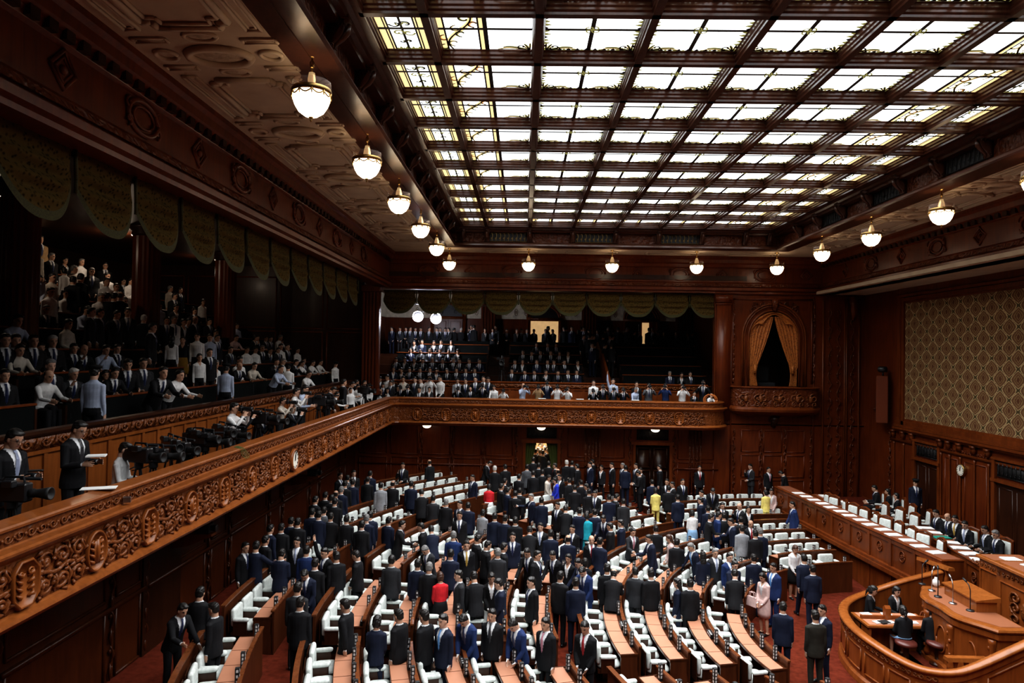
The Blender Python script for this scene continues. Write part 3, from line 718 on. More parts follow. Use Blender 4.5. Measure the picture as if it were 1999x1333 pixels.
# far wall, lower part; doorway gaps
zf=lambda x: rake(x,YF)
DX=[(0.14,1.58),(5.10,6.62)]              # two doorways (x range)
b=MB()
segs=[(XL-.3,DX[0][0]),(DX[0][1],DX[1][0]),(DX[1][1],XR+.2)]
for a,c in segs: b.box(a,0,-.2,c,.3,4.15)
for a,c in DX: b.box(a,0,3.12,c,.3,4.15)
wf=struct(wobj(b,'wall_far',M['wood_far'],(0,YF,0)))
b=MB()
wall_panels(b,-7.5,-.35,.9,4.0,5,2); wall_panels(b,1.95,4.7,.9,4.0,2,2); wall_panels(b,6.9,8.7,.9,4.0,1,2)
for x0,x1 in ((-7.5,-.2),(1.9,4.8),(6.9,8.8)): rails(b,x0,x1,2.05,.06,.05)
wobj(b,'wall_panelling',M['wood_far'],(0,0,0),0,wf,True)
b=MB()
for x in (-4.6,-3.2,-1.75,-.28,1.75,4.85,6.85): vine(b,x,1.1,3.9,.10)
for k in range(5): b.box(2.85+.16*k-.05,-.05,.9,2.85+.16*k+.05,0,4.0)
for k in range(4): b.box(7.55+.16*k-.05,-.04,.9,7.55+.16*k+.05,0,4.0)
wobj(b,'carved_garland',M['carved_dark'],(0,0,0),0,wf,True)
for q,(a,c) in enumerate(DX):
    b=MB(); b.sweep([(.08,.9),(.08,3.2),(-.04,3.2),(-.04,.9)],[(a-.12,0),(a,0)],0,True,True); b.sweep([(.08,.9),(.08,3.2),(-.04,3.2),(-.04,.9)],[(c,0),(c+.12,0)],0,True,True)
    b.box(a-.2,-.10,3.12,c+.2,0,3.26); b.box(a-.15,-.07,3.98,c+.15,0,4.06)
    o=wobj(b,'door_%d'%(q+1),M['wood'],(0,YF,0)); struct(o)
    g=grille(c-a-.1,.55,'bronze',.2).build('grille',[M['bronze'],M['black']],o,True,((a+c)/2,-.03,3.35))
a,c=DX[1]; b=MB()
for k in range(2):
    x0=a+(c-a)/2*k+.01; b.box(x0,.06,.8,x0+(c-a)/2-.02,.12,3.12)
    wall_panels(b,x0-.02,x0+(c-a)/2,1.0,3.05,1,2)
b2=[v for v in b.v]; dl=wobj(b,'door_leaf',M['wood_dark'],(0,0,0),0,D.objects['door_2'],True); dl.location=(0,.08,0)
# lit corridor behind the open doorway, with green curtains
a,c=DX[0]
b=MB(); b.box(a-.6,.3,.8,a-.5,3.6,3.4); b.box(c+.5,.3,.8,c+.6,3.6,3.4); b.box(a-.6,3.6,.8,c+.6,3.7,3.4); b.box(a-.6,.3,3.4,c+.6,3.7,3.5); struct(wobj(b,'wall_corridor',plain('corridor_cream',(.5,.36,.2),.8),(0,YF,0)))
b=MB(); b.box(a-.6,.3,.80,c+.6,3.7,.95); struct(wobj(b,'floor_corridor',M['carpet'],(0,YF,0)))
l=D.lights.new('corridor_lamp','POINT'); l.energy=130; l.color=(1,.85,.65); l.shadow_soft_size=.15; lo=D.objects.new('corridor_lamp',l); COL.objects.link(lo); lo.location=(.86,YF+2.0,3.2)
GC=plain('green_curtain',(.05,.065,.008),.85)
for s_,nm in ((-1,'left'),(1,'right')):
    b=MB(); rows=[]
    for i in range(12):
        t=i/11; z=3.1-2.1*t; wd=(.40*(1-t)**1.3+.10)
        rows.append([((a if s_<0 else c)-s_*wd*k/14+0.0,.10+.03*math.sin(k*1.9),z) for k in range(15)])
    b.loft(rows,0,False,None,False); tag(wobj(b,'door_curtain',GC,(0,YF,0),0,None,True),'olive green tied curtain on %s side of the crowded far doorway'%nm,'curtain')
# left lower wall
b=MB(); b.box(0,0,-.2,YF+2,.3,4.1); wl=struct(wobj(b,'wall_left',M['wood_shaded'],(XL,-1.5,0),PI/2))
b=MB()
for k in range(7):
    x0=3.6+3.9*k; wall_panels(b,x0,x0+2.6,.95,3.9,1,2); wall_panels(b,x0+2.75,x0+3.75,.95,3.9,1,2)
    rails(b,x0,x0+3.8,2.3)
wobj(b,'wall_panelling',M['wood_shaded'],(0,0,0),0,wl,True)
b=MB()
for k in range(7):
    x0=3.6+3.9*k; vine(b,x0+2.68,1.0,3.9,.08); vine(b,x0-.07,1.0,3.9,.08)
wobj(b,'carved_garland',M['wood_shaded'],(0,0,0),0,wl,True)
# dark doorway recess in the left wall
b=MB(); b.box(0,-.05,.8,1.5,.0,3.5); struct(wobj(b,'door_3',M['wood_dark'],(XL,13.6,0),PI/2))
# projector on a wooden bracket under the left balcony (two)
for q,(px,py,x) in enumerate(((400,1040,-6.9),(612,928,-6.9))):
    p=at_x(px,py,x); e=empty('wall_loudspeaker',p)
    tag(e,('nearer' if q==0 else 'farther')+' black spotlight on a curved wooden bracket below the left balcony','spotlight')
    b=MB(); b.box(-.16,-.14,.02,.14,.14,.20); b.lathe([(.06,0),(.075,.12),(.06,.13)],12,0,Matrix.Translation((.14,0,.11))@Matrix.Rotation(PI/2,4,'Y')); b.build('lamp_housing',M['plastic'],e)
    b=MB(); b.extrude([(-.70,0),(.20,0),(.20,-.05),(.0,-.12),(-.3,-.26),(-.70,-.32)],lambda p:(p[0],-.13,p[1]),lambda p:(p[0],.13,p[1])); b.build('wooden_bracket',M['wood'],e)

# ---------------------------------------------------------------- balcony front, left and far
prof=[(-.21,4.20),(-.21,5.16),(-.19,5.18),(.02,5.15),(.04,5.13),(.035,5.10),(.0,5.085),(.0,4.92),(.02,4.905),(.15,4.90),(.18,4.88),(.175,4.85),(.12,4.83),(.085,4.78),(.05,4.74),(.05,4.16),(.085,4.14),(.15,4.115),(.165,4.08),(.14,4.05),(.085,4.01),(.03,3.97),(-.1,3.94),(-1.9,3.94)]
def quarter(cx,cy,r,a0,a1,n=10): return [(cx+r*math.cos(a0+(a1-a0)*i/n),cy+r*math.sin(a0+(a1-a0)*i/n)) for i in range(n+1)]
XQ=7.75
pathL=[(XB,-1.6),(XB,YB-.35)]
pathC=[(XB,YB-.35),(XB+.35,YB)]
pathF=[(XB+.35,YB),(XQ,YB)]+quarter(XQ,YF+.0,YF-YB,-PI/2,0,10)[1:]
full=[(XB,-1.6),(XB,YB-.35),(XB+.12,YB-.12),(XB+.35,YB)]+pathF[1:]
bal=empty('balcony',(0,0,0)); tag(bal,'long carved wooden balcony front running along the left side and far end','balcony')
b=MB(); b.sweep(prof[:7],full); b.build('handrail',M['wood_light'],bal)
b=MB(); b.sweep(prof[7:15],full); b.build('ledge',M['wood_light'],bal)
b=MB(); b.sweep([(.0,5.085),(.0,4.91)],full); b.build('upper_frieze',M['carved'],bal)
b=MB(); b.sweep(prof[14:16],full); b.build('fascia',M['carved'],bal)
b=MB(); b.sweep(prof[15:],full); b.build('base_moulding',M['wood_light'],bal)
# carved relief: one bay between medallions, then copies
def bay(L,H):
    b=MB(); q=L/2
    for s_ in(-1,1):
        for k in range(3):
            cx=-q+L*(k+.5)/3; cz=s_*H*.25; r=H*.20
            d=1 if (k+(s_>0))%2 else -1
            sp=spiral(0,0,r,1.35,PI*(k%2),20,d,.12)
            b.tube([(cx+x*1.25,-.012-.012*i/20,cz+y) for i,(x,y) in enumerate(sp)],[.014+.016*math.sin(PI*i/20) for i in range(21)],6)
            b.sphere((cx,-.03,cz),(.035,.03,.035),8,6)
            for a in range(3):
                an=a*1.9+k; b.tube([(cx+r*1.1*math.cos(an+.0),-.01,cz+r*1.1*math.sin(an)),(cx+r*1.45*math.cos(an+.25),-.035,cz+r*1.35*math.sin(an+.25)),(cx+r*1.7*math.cos(an+.55),-.01,cz+r*1.3*math.sin(an+.55))],[.012,.03,.008],6)
        for k in range(4):
            cx=-q+L*(k+.35)/3.7; b.tube([(cx,-.005,s_*H*.04),(cx+.03,-.035,s_*H*.22),(cx-.03,-.035,s_*H*.36),(cx+.02,-.005,s_*H*.47)],[.01,.024,.022,.008],6)
    b.tube([(-q+L*i/10,-.02,.028*math.sin(i*1.3)) for i in range(11)],[.008]+[.03]*9+[.008],6)
    for k in range(6): b.sphere((-q+L*(k+.5)/6,-.03,.05*(-1)**k),(.05,.025,.03),7,5)
    return b
def small_bay(L,H):
    b=MB()
    for k in range(7):
        cx=-L/2+L*(k+.5)/7
        sp=spiral(0,0,H*.38,1.2,PI*(k%2),12,1 if k%2 else -1,.2); b.tube([(cx+x*1.3,-.01,y) for x,y in sp],.011,5)
        b.sphere((cx+L/14,-.012,0),(.022,.02,.026),7,5)
    return b
def medallion(kind,r,h):
    b=MB()
    if kind=='oval': ring=[(r*math.cos(2*PI*i/28),h*math.sin(2*PI*i/28)) for i in range(28)]
    else: ring=[(-r*.45,-h),(r*.45,-h),(r,-h*.55),(r,h*.55),(r*.45,h),(-r*.45,h),(-r,h*.55),(-r,-h*.55)]
    n=len(ring)
    def rg(s,y): return [(x*s,y,z*s) for x,z in ring]
    b.loft([rg(1.0,.02),rg(1.0,-.055),rg(.95,-.075),rg(.88,-.06),rg(.86,-.03),rg(.02,-.03)],0,True)
    if kind=='oval':
        b.tube([(0,-.045,-h*.6),(0,-.06,0),(0,-.045,h*.55)],[.02,.035,.028],8); b.box(-.055,-.06,-h*.55,.055,-.03,h*.5)
    for s_ in(-1,1):
        for k in range(4): b.tube([(s_*r*.2,-.035,-h*.55+k*h*.28),(s_*r*.45,-.06,-h*.5+k*h*.30),(s_*r*.62,-.035,-h*.36+k*h*.3)],[.012,.028,.008],6)
        b.tube([(s_*r*.35+x,-.045,h*.45+y) for x,y in spiral(0,0,.05,1.1,0,10,s_)],.014,6)
    return b
HF=.58
b1=bay(.92,HF).build('carved_scrolls',M['carved'],None,True); bay_me=b1.data; D.objects.remove(b1)
b1=small_bay(1.28,.155).build('carved_foliage',M['carved'],None,True); sb_me=b1.data; D.objects.remove(b1)
med={}
for k in('oval','octagon'):
    o=medallion(k,.21,.275).build('carved_medallion',M['wood_light'],None,True); med[k]=o.data; D.objects.remove(o)
def put(name,me,loc,rz,par):
    o=D.objects.new(name,me); COL.objects.link(o); o.location=loc; o.rotation_euler.z=rz; o.parent=par; return o
for k in range(-3,17):
    y=7.78+1.3*k
    if k!=7: put('carved_medallion',med['octagon' if k%2==0 else 'oval'],(XB+.05,y,4.45),PI/2,bal)
    put('carved_scrolls',bay_me,(XB+.05,y+.65,4.45),PI/2,bal); put('carved_foliage',sb_me,(XB,y,5.0),PI/2,bal)
for k in range(0,11):
    x=-4.6+1.26*k
    if x<7.9:
        put('carved_medallion',med['oval' if k%2==0 else 'octagon'],(x,YB-.05,4.45),0,bal)
        if x<7.3: put('carved_scrolls',bay_me,(x+.63,YB-.05,4.45),0,bal)
        put('carved_foliage',sb_me,(x,YB,5.0),0,bal)
# clock set in the balcony front
e=empty('balcony_clock',(XB+.10,16.88,4.45),PI/2); tag(e,'round white clock set into the carved left balcony front','clock')
b=MB(); b.lathe([(.27,-.02),(.27,.05),(.24,.07),(.235,.03)],26,0,Matrix.Rotation(PI/2,4,'X'),False); b.build('clock_rim',M['wood_light'],e,True)
def dial(par,r,y,hm=(0,2)):
    b=MB(); b.lathe([(0.001,0),(r,0)],28,0,Matrix.Translation((0,y,0))@Matrix.Rotation(PI/2,4,'X'),False); b.build('clock_dial',M['marble'],par)
    b=MB()
    for k in range(12):
        a=PI/6*k; Mx=Matrix.Translation((0,y-.006,0))@Matrix.Rotation(a,4,'Y'); b.box(-.012*r/.2,-.002,r*.74,.012*r/.2,.002,r*.92,0,Mx)
    b.build('hour_marks',M['black'],par)
    for nm,a,L in (('hour_hand',2*PI*(hm[0]/12+hm[1]/720),r*.5),('minute_hand',2*PI*hm[1]/60,r*.75)):
        b=MB(); b.box(-.014*r/.2,-.004,-r*.12,.014*r/.2,.004,L,0,Matrix.Translation((0,y-.012,0))@Matrix.Rotation(a,4,'Y')); b.build(nm,M['black'],par)
dial(e,.235,-.035)
# down-lights under the far balcony
for q,(px,py) in enumerate(((835,832),(1059,837),(1281,842))):
    x=(px-1023)/44.4; e=empty('ceiling_downlight',(x,YB+.35,3.94)); tag(e,'shallow lit glass bowl under the far balcony, %s from the left'%ordn(q+1),'lamp','bowl lamps under the far balcony')
    b=MB(); b.lathe([(.19,0),(.185,-.05),(.13,-.11),(.04,-.14)],16); b.build('glass_bowl',GLOW,e,True)
    b=MB(); b.lathe([(.21,.0),(.21,-.02),(.18,-.02)],16,0,None,False); b.build('fitting_rim',M['brass'],e)
# balcony floors
b=MB(); b.box(XL-.1,-1.6,3.95,XB-.02,YF+.4,4.22); b.box(XB-.1,YB+.02,3.95,7.6,YF+.4,4.22); struct(b.build('floor_balcony',M['wood_dark']))

# ---------------------------------------------------------------- left public gallery
XP=-7.55
def parapet(loc,rz,L,name,label):
    e=empty(name,loc,rz); tag(e,label,'parapet')
    b=MB(); b.sweep([(.08,5.78),(.10,5.82),(.04,5.86),(-.14,5.86),(-.16,5.80)],[(0,0),(L,0)],0,True,True); b.build('handrail',M['wood_dark'] if rz else M['wood'],e)
    b=MB(); b.box(0,-.05,5.56,L,.10,5.80,0)
    n=int(L/.42)
    for k in range(n):
        cx=(k+.5)*L/n; b.tube([(cx+x*1.4,-.06,5.68+y) for x,y in spiral(0,0,.085,1.2,PI*(k%2),14,1 if k%2 else -1,.15)],.018,6)
        b.tube([(cx+.15,-.05,5.60),(cx+.21,-.08,5.67),(cx+.24,-.05,5.76)],[.01,.026,.01],6)
    b.build('carved_band',M['carved'],e,True)
    b=MB(); b.box(0,-.02,4.2,L,.10,5.56); b.box(0,-.06,5.50,L,-.02,5.56); b.box(0,-.05,4.22,L,-.02,4.40)
    m_=int(L/.55)
    for k in range(m_+1): b.box(k*L/m_-.045,-.05,4.4,k*L/m_+.045,-.02,5.5)
    b.build('panelled_face',M['wood_light'] if rz else M['wood'],e)
    return e
parapet((XP,-1.5,0),PI/2,YF+.5,'parapet','carved wooden parapet between the press walkway and the left public gallery')
GZ=lambda i: 5.50+.48*i                                   # floor of seat row i
GX=lambda i: -9.1-.95*i
b=MB(); b.box(-8.65,-1.5,4.2,XP-.1,30.6,5.02)
for i in range(9): b.box(GX(i)-.48,-1.5,4.2,GX(i)+.47,30.6,GZ(i))
b.box(-20,-1.5,4.2,GX(8)-.48,30.6,GZ(8)+.4)
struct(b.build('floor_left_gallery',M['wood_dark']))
def bench(loc,rz,L,label,grp,h=.62):
    e=empty('gallery_bench',loc,rz); tag(e,label,'bench',grp)
    b=MB(); b.box(0,-.03,0,L,.03,h); b.build('front_panel',M['bench'],e)
    b=MB(); b.bbox(-.02,-.05,h,L+.02,.06,h+.045,.01); b.build('top_rail',M['wood'],e)
    b=MB(); b.box(0,.42,.36,L,.82,.44); b.box(0,.80,.36,L,.86,.86); b.build('seat',M['bench'],e)
    for x in(0,L):
        b=MB(); b.box(x-.03,-.04,0,x+.03,.85,h*.9); b.build('end_panel',M['wood_dark'],e)
bn=0
for i in range(8):
    for j,(y0,y1) in enumerate(((-1.3,7.2),(8.0,11.9),(12.7,19.0),(19.8,30.3))):
        if i>4 and j==0: continue
        bn+=1
        bench((GX(i)+.46,y0,GZ(i)),PI/2,y1-y0,'dark bench of the left gallery, row %d up from parapet, %s block from the camera'%(i+1,ordn(j+1)),'black fronted benches in the left public gallery')
# fluted columns
def column(x,y,z0,z1,r,name,label,grp,sq=False):
    e=empty(name,(x,y,0)); tag(e,label,'column',grp)
    b=MB(); n=40; rr=lambda i,k=1: r*k*(1-.05*(i%2))
    b.loft([[(rr(i)*math.cos(2*PI*i/n),rr(i)*math.sin(2*PI*i/n),z) for i in range(n)] for z in(z0+.35,z1-.3)],0); b.build('fluted_shaft',M['wood_far'],e)
    b=MB(); b.lathe([(r*1.25,z0),(r*1.25,z0+.2),(r*1.1,z0+.26),(r*1.05,z0+.36)],28); b.build('column_base',M['wood_dark'],e,True)
    b=MB(); b.lathe([(r*1.0,z1-.32),(r*1.12,z1-.26),(r*1.08,z1-.16),(r*1.3,z1-.06),(r*1.3,z1)],28); b.build('capital',M['wood_dark'],e,True)
for q,y in enumerate((15.6,20.9,26.5)): column(-11.75,y,6.4,10.9,.40,'fluted_column','dark fluted column in the left gallery, %s from the camera'%ordn(q+1),'columns of the left gallery')
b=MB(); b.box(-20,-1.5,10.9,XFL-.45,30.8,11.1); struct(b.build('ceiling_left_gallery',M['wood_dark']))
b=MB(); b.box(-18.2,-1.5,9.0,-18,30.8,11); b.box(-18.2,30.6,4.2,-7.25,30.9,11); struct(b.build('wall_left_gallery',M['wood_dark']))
b=MB(); wall_panels(b,.3,10.9,5.6,10.5,5,2,.06); o=wobj(b,'wall_panelling',M['wood_far'],(-17.8,30.6,0),0,D.objects['wall_left_gallery'],True)
# bright doorway slit at the back of the left gallery
p=at_x(327,521,-17.9); b=MB(); b.box(0,-.15,-.55,.04,.15,.55); tag(b.build('door_4',emis('corridor_light',(.8,.9,1),1.2),None,False,p),kind='structure')
# corner pilaster between left and far galleries
def pilaster(x,y,w,d,z0,z1,rz,name,label,mat='wood_far',flutes=5):
    e=empty(name,(x,y,0),rz); tag(e,label,'pilaster')
    b=MB(); b.box(-w/2,-d*.7,z0,w/2,d*.3,z1)
    for k in range(flutes): b.box(-w/2+w*(k+.22)/flutes,-d*.9,z0+.3,-w/2+w*(k+.78)/flutes,-d*.7,z1-.35)
    b.build('fluted_shaft',M[mat],e)
    b=MB(); b.bbox(-w/2-.05,-d-.04,z1-.3,w/2+.05,d*.3,z1,.03); b.build('capital',M[mat],e)
    b=MB(); b.bbox(-w/2-.05,-d-.04,z0,w/2+.05,d*.3,z0+.28,.03); b.build('pilaster_base',M[mat],e)
    return e
pilaster(-6.85,30.45,.75,.35,5.2,10.1,0,'corner_pilaster','dark fluted corner pilaster between the left gallery and the far gallery')
for q,(px,py) in enumerate(((335,467),(470,511))):
    p=at_x(px,py,-12.6); e=empty('gallery_lamp',p); tag(e,('nearer' if q==0 else 'farther')+' small warm globe lamp under the left gallery ceiling','lamp')
    b=MB(); b.sphere((0,0,0),(.14,.14,.11),14,10); b.build('glass_bowl',GLOW,e,True); b=MB(); b.tube([(0,0,.1),(0,0,10.9-p.z)],.02,6); b.build('hanger',M['brass'],e)
for q,(x,y,z) in enumerate(((-13.3,16.6,10.5),(-13.2,21.9,10.55),(-13.2,27.4,10.3))):
    l=D.lights.new('gallery_lamp_%d'%q,'POINT'); l.energy=(40,45,14)[q]; l.color=(1,.8,.6); l.shadow_soft_size=.12; lo=D.objects.new('gallery_lamp_%d'%q,l); COL.objects.link(lo); lo.location=(x,y,z)
# ---------------------------------------------------------------- swag valances
m,nt,bs=nmat('gold_brocade'); N=nt.nodes
tcn=N.new('ShaderNodeTexCoord'); v=N.new('ShaderNodeTexVoronoi'); v.inputs['Scale'].default_value=15; lnk(nt,tcn.outputs['Object'],v.inputs['Vector'])
cr=N.new('ShaderNodeValToRGB'); cr.color_ramp.elements[0].color=(.016,.012,.004,1); cr.color_ramp.elements[1].color=(.085,.056,.018,1); cr.color_ramp.elements[0].position=.15; cr.color_ramp.elements[1].position=.45
lnk(nt,v.outputs['Distance'],cr.inputs['Fac']); lnk(nt,cr.outputs['Color'],bs.inputs['Base Color']); bs.inputs['Roughness'].default_value=.9; bs.inputs['Specular IOR Level'].default_value=.05
BROC=m; FRI=plain('green_fringe',(.040,.038,.007),.8,var=.4,vscale=60)
def swag(W,H):
    b=MB(); rows=[]; nu,nv=26,60
    for j in range(nv+1):
        t=j/nv; row=[]
        for i in range(nu+1):
            u=i/nu*2-1; drop=(1-abs(u)**2.6)
            z=-(.42*H*t+ .58*H*t*drop); y=-.05-.14*t*drop-.05*math.sin((t*(.42+.58*drop))*24)*min(1,drop*1.6)*min(1,t*2.5)*min(1,(1-t)*5)
            row.append((u*W/2*(1-.06*math.sin(t*PI)),y,z))
        rows.append(row)
    b.loft(rows,0,False,None,False)
    f=MB(); last=rows[-1]; f.loft([last,[(x,y-.005,z-.13) for x,y,z in last]],0,False,None,False)
    t=MB(); t.tube([(W/2+.028,-.08,.0),(W/2+.028,-.10,-.34*H-.10)],[.028,.025],8); t.tube([(W/2+.028,-.10,-.34*H-.10),(W/2+.028,-.10,-.34*H-.28)],[.022,.028],8)
    return b,f,t
SWP={}
def swags(xs,fn,W,H,side,grp):
    b,f,t=swag(W,H); e=empty('swag_valance')
    b.build('cloth',BROC,e,True); f.build('fringe',FRI,e,True); t.build('tassel',FRI,e,True)
    P=Proto(e)
    for k,x in enumerate(xs): P.make(*fn(x),'olive gold swag curtain with fringe, %s %s'%(ordn(k+1),side),grp,'curtain')
b=MB(); b.box(XFL-.5,-1.5,8.95+1.0,XFL-.42,27.6,10.1); struct(b.build('trim_90',M['wood_dark']))
swags([7.4+1.52*k for k in range(13)],lambda y:((XFL-.40,y,10.02),PI/2),1.46,1.02,'from the camera above the left gallery','swag curtains above the left gallery')
swags([-5.75+1.56*k for k in range(10)],lambda x:((x,YF+.30,9.98),0),1.50,.96,'from the left above the far gallery','swag curtains above the far gallery')

# ---------------------------------------------------------------- far gallery
e=parapet((XB-1.6,YF+.35,0),0,8.5-XB+1.5,'parapet','carved wooden parapet in front of the far gallery benches')
FZ=lambda i: 5.08+.46*i
FY=lambda i: 33.0+.95*i
b=MB(); b.box(-8.3,YF+.4,4.2,9.8,FY(0)-.48,5.0)
for i in range(5): b.box(-8.3,FY(i)-.48,4.2,9.8,FY(i)+.48,FZ(i))
b.box(-8.3,FY(4)+.48,4.2,9.8,40.2,FZ(4)+.1); struct(b.build('floor_far_gallery',M['wood_dark']))
for i in range(5):
    for j,(x0,x1) in enumerate(((-6.6,-1.9),(-.75,2.95),(4.85,8.9))):
        if j==0 and i==4: x0=-5.6
        bench((x0,FY(i)-.46,FZ(i)),0,x1-x0,'dark bench of the far gallery, row %d from the front, %s block from the left'%(i+1,ordn(j+1)),'black fronted benches in the far gallery')
b=MB(); b.box(-8.3,40.0,4.2,10,40.25,11); b.box(-8.5,YF+.2,4.2,-8.2,40.2,11); b.box(9.75,YF+.4,4.2,10.0,40.2,11); struct(b.build('wall_far_gallery',M['wood_far']))
b=MB(); b.box(-8.5,YF-.05,10.6,10,40.2,10.8); struct(b.build('ceiling_far_gallery',M['wood_dark']))
WP=plain('pale_gallery_wallpaper',(.62,.56,.44),.8,var=.2,vscale=5)
b=MB(); b.box(-8.2,39.93,9.15,9.7,39.98,10.55); b.box(-8.19,33,9.15,-8.15,39.9,10.5); o=b.build('gallery_wallpaper',WP,D.objects['wall_far_gallery'])
b=MB()
for k in range(28):
    x=-6.3+.58*k; b.tube([(x+.10*math.cos(a),39.915,9.55+.2*math.sin(a)) for a in [2*PI*i/10 for i in range(11)]],.018,5); b.sphere((x,39.92,9.55),(.05,.02,.12),6,5)
tag(b.build('wallpaper_ornament',plain('wallpaper_ink',(.25,.18,.12),.8),D.objects['wall_far_gallery']),kind='stuff')
for q,x in enumerate((-2.1,3.75,9.2)):
    pilaster(x,39.70,.85,.3,6.9,10.5,0,'gallery_pilaster','fluted pilaster on the back wall of the far gallery, %s from left'%ordn(q+1))
DP=plain('dark_grille_wood',(.012,.012,.016),.5)
TANL=plain('glowing_corridor_wall',(.6,.4,.2),.8,emit=(.75,.47,.22),es=.42,var=.2,vscale=3)  # corridor light behind the gallery doors put into the panel as emission
for q,px in enumerate((873,1062,1252)):
    x=(px-1023)/33.6; y=39.9
    b=MB(); n=16
    arc=[(x+1.0*math.cos(PI*i/n),9.2+.85*math.sin(PI*i/n)) for i in range(n+1)]
    for k in(1.0,.88): b.tube([(x+(p[0]-x)*k,y-.05,9.2+(p[1]-9.2)*k) for p in arc],.07*k,6)
    for s_ in(-1,1): b.box(x+s_*.95-.09,y-.10,6.9,x+s_*.95+.09,y,9.2)
    b.box(x-1.05,y-.12,9.1,x+1.05,y,9.25)
    o=struct(b.build('door_%d'%(5+q),M['wood'],None,True))
    b=MB(); vs=[(x,y-.02,9.2)]+[(p[0],y-.02,p[1]) for p in arc]; b.add(vs,[(0,i+1,i+2) for i in range(n)]); b.build('fanlight',DP,o)
    b=MB()
    for k in range(5): b.tube([(x+.75*math.cos(PI*(k+.5)/5)*.6+xx,y-.05,9.35+.5*math.sin(PI*(k+.5)/5)+yy) for xx,yy in spiral(0,0,.16,1.2,k,12)],.016,5)
    b.build('scroll_ironwork',M['bronze'],o)
    b=MB()
    if q!=1:
        for s_ in((-1,0) if q==0 else (-1,)):
            x0=x+s_*.82+ (0 if s_==-1 else .02); b.box(x0,y-.03,6.9,x0+.80,y+.0,9.1); 
            for za,zb in((7.1,8.0),(8.15,8.95)):
                b.tube([(x0+.12,y-.04,za),(x0+.68,y-.04,za),(x0+.68,y-.04,zb),(x0+.12,y-.04,zb),(x0+.12,y-.04,za)],.02,5)
        b.build('door_leaf',M['wood_far'] if q==0 else M['wood_dark'],o)
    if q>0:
        b=MB(); b.box(x+(-.8 if q==1 else .05),y-.025,6.9,x+.82 if q==1 else x+.45,y-.01,9.05); b.build('glowing_opening',TANL,o)
# sloping stair rail in the aisle of the far gallery
b=MB(); b.extrude([(YF+1.0,5.0),(YF+1.0,6.0),(36.5,7.85),(37.2,7.85),(37.2,6.8)],lambda p:(3.95,p[0],p[1]),lambda p:(4.07,p[0],p[1])); tag(b.build('stair_rail',M['wood']),'sloping brown wooden stair rail in the far gallery aisle','stair rail')
# television lights on a ceiling bar
e=empty('light_bar',(-4.7,35.2,9.62)); tag(e,'thin metal bar hung from the far gallery ceiling carrying two floodlights','bar')
b=MB(); b.tube([(-1.9,-.1,.06),(-1.3,0,0),(3.4,.0,-.05)],.025,6); b.build('bar_tube',M['steel'],e)
b=MB()
for x in(-1.5,-.9,0,.8,3.2): b.tube([(x,0,0),(x,0,1.0)],.012,5); 
b.build('hanger_rods',M['steel'],e)
FL=emis('floodlight_glow',(.95,.93,1.0),75)
for q,px in enumerate((817,852)):
    p=at_y(px,618+4*q,35.1); e=empty('floodlight',p); tag(e,('left' if q==0 else 'right')+'-hand dazzling white television floodlight above the far gallery','floodlight')
    b=MB(); b.lathe([(.02,0),(.25,.0),(.27,.02)],20,0,Matrix.Translation((0,-.20,0))@Matrix.Rotation(PI/2,4,'X'),False); b.build('lens',FL,e)
    b=MB(); b.lathe([(.29,-.21),(.29,-.16),(.20,-.1),(.18,.15),(.10,.2)],20,0,Matrix.Rotation(PI/2,4,'X')@Matrix.Rotation(PI,4,'X')); b.build('lamp_housing',M['plastic'],e)
    b=MB(); b.tube([(-.26,0,0),(-.26,0,.26),(.26,0,.26),(.26,0,0)],.018,6); b.tube([(0,0,.26),(0,0,.46)],.018,6); b.build('yoke',M['steel'],e)
    l=D.lights.new('flood_%d'%q,'SPOT'); l.energy=420; l.spot_size=2.6; l.color=(.9,.92,1); l.shadow_soft_size=.2; lo=D.objects.new('flood_%d'%q,l); COL.objects.link(lo); lo.location=p+Vector((0,-.3,-.05)); lo.rotation_euler=(math.radians(68),0,0)

for q,px in enumerate((817,852)):
    p=at_y(px,622,35.1); l=D.lights.new('flood_spill_%d'%q,'POINT'); l.energy=55; l.color=(.85,.88,1); l.shadow_soft_size=.15; lo=D.objects.new('flood_spill_%d'%q,l); COL.objects.link(lo); lo.location=p+Vector((0,.45,-.15))
# ---------------------------------------------------------------- far wall, right part: pilaster, royal box, carved pilasters
b=MB(); AX,AW,AZ0,AZS=12.62-.35,1.22,5.85,8.05                    # arch centre, half width, sill, springing
AX=11.25; AW=1.14
n=18; arc=[(AX+AW*math.cos(PI*i/n),AZS+AW*1.08*math.sin(PI*i/n)) for i in range(n+1)]
b=MB()                                                         # wall around the arched opening
b.box(8.6,0,4.1,AX-AW,.3,10.1); b.box(AX+AW,0,4.1,XR+.2,.3,10.1); b.box(AX-AW,0,4.1,AX+AW,.3,AZ0)
for i in range(n):
    p,q=arc[i],arc[i+1]; b.add([(p[0],0,p[1]),(q[0],0,q[1]),(q[0],0,10.1),(p[0],0,10.1),(p[0],.3,p[1]),(q[0],.3,q[1])],[(0,1,2,3),(0,1,5,4)])
wr=struct(wobj(b,'wall_far_right',M['wood_far'],(0,YF,0)))
b=MB()
wall_panels(b,9.75,12.75,.6,3.95,3,3,.045)
for q in(9.35,13.05): b.box(q-.03,-.03,.6,q+.03,0,9.9)
b.box(8.65,-.12,4.3,9.3,0,9.6); b.box(8.6,-.16,9.6,9.35,0,9.95); b.box(8.62,-.14,9.5,9.33,0,9.56)
b.box(8.6,-.09,9.98,XR,0,10.1)
for (x0,x1) in((9.42,12.95),):
    for z in(9.75,): b.box(x0,-.05,z,x1,0,z+.06)
    for x in(x0,x1): b.box(x-.04,-.05,6.0,x+.04,0,9.8)
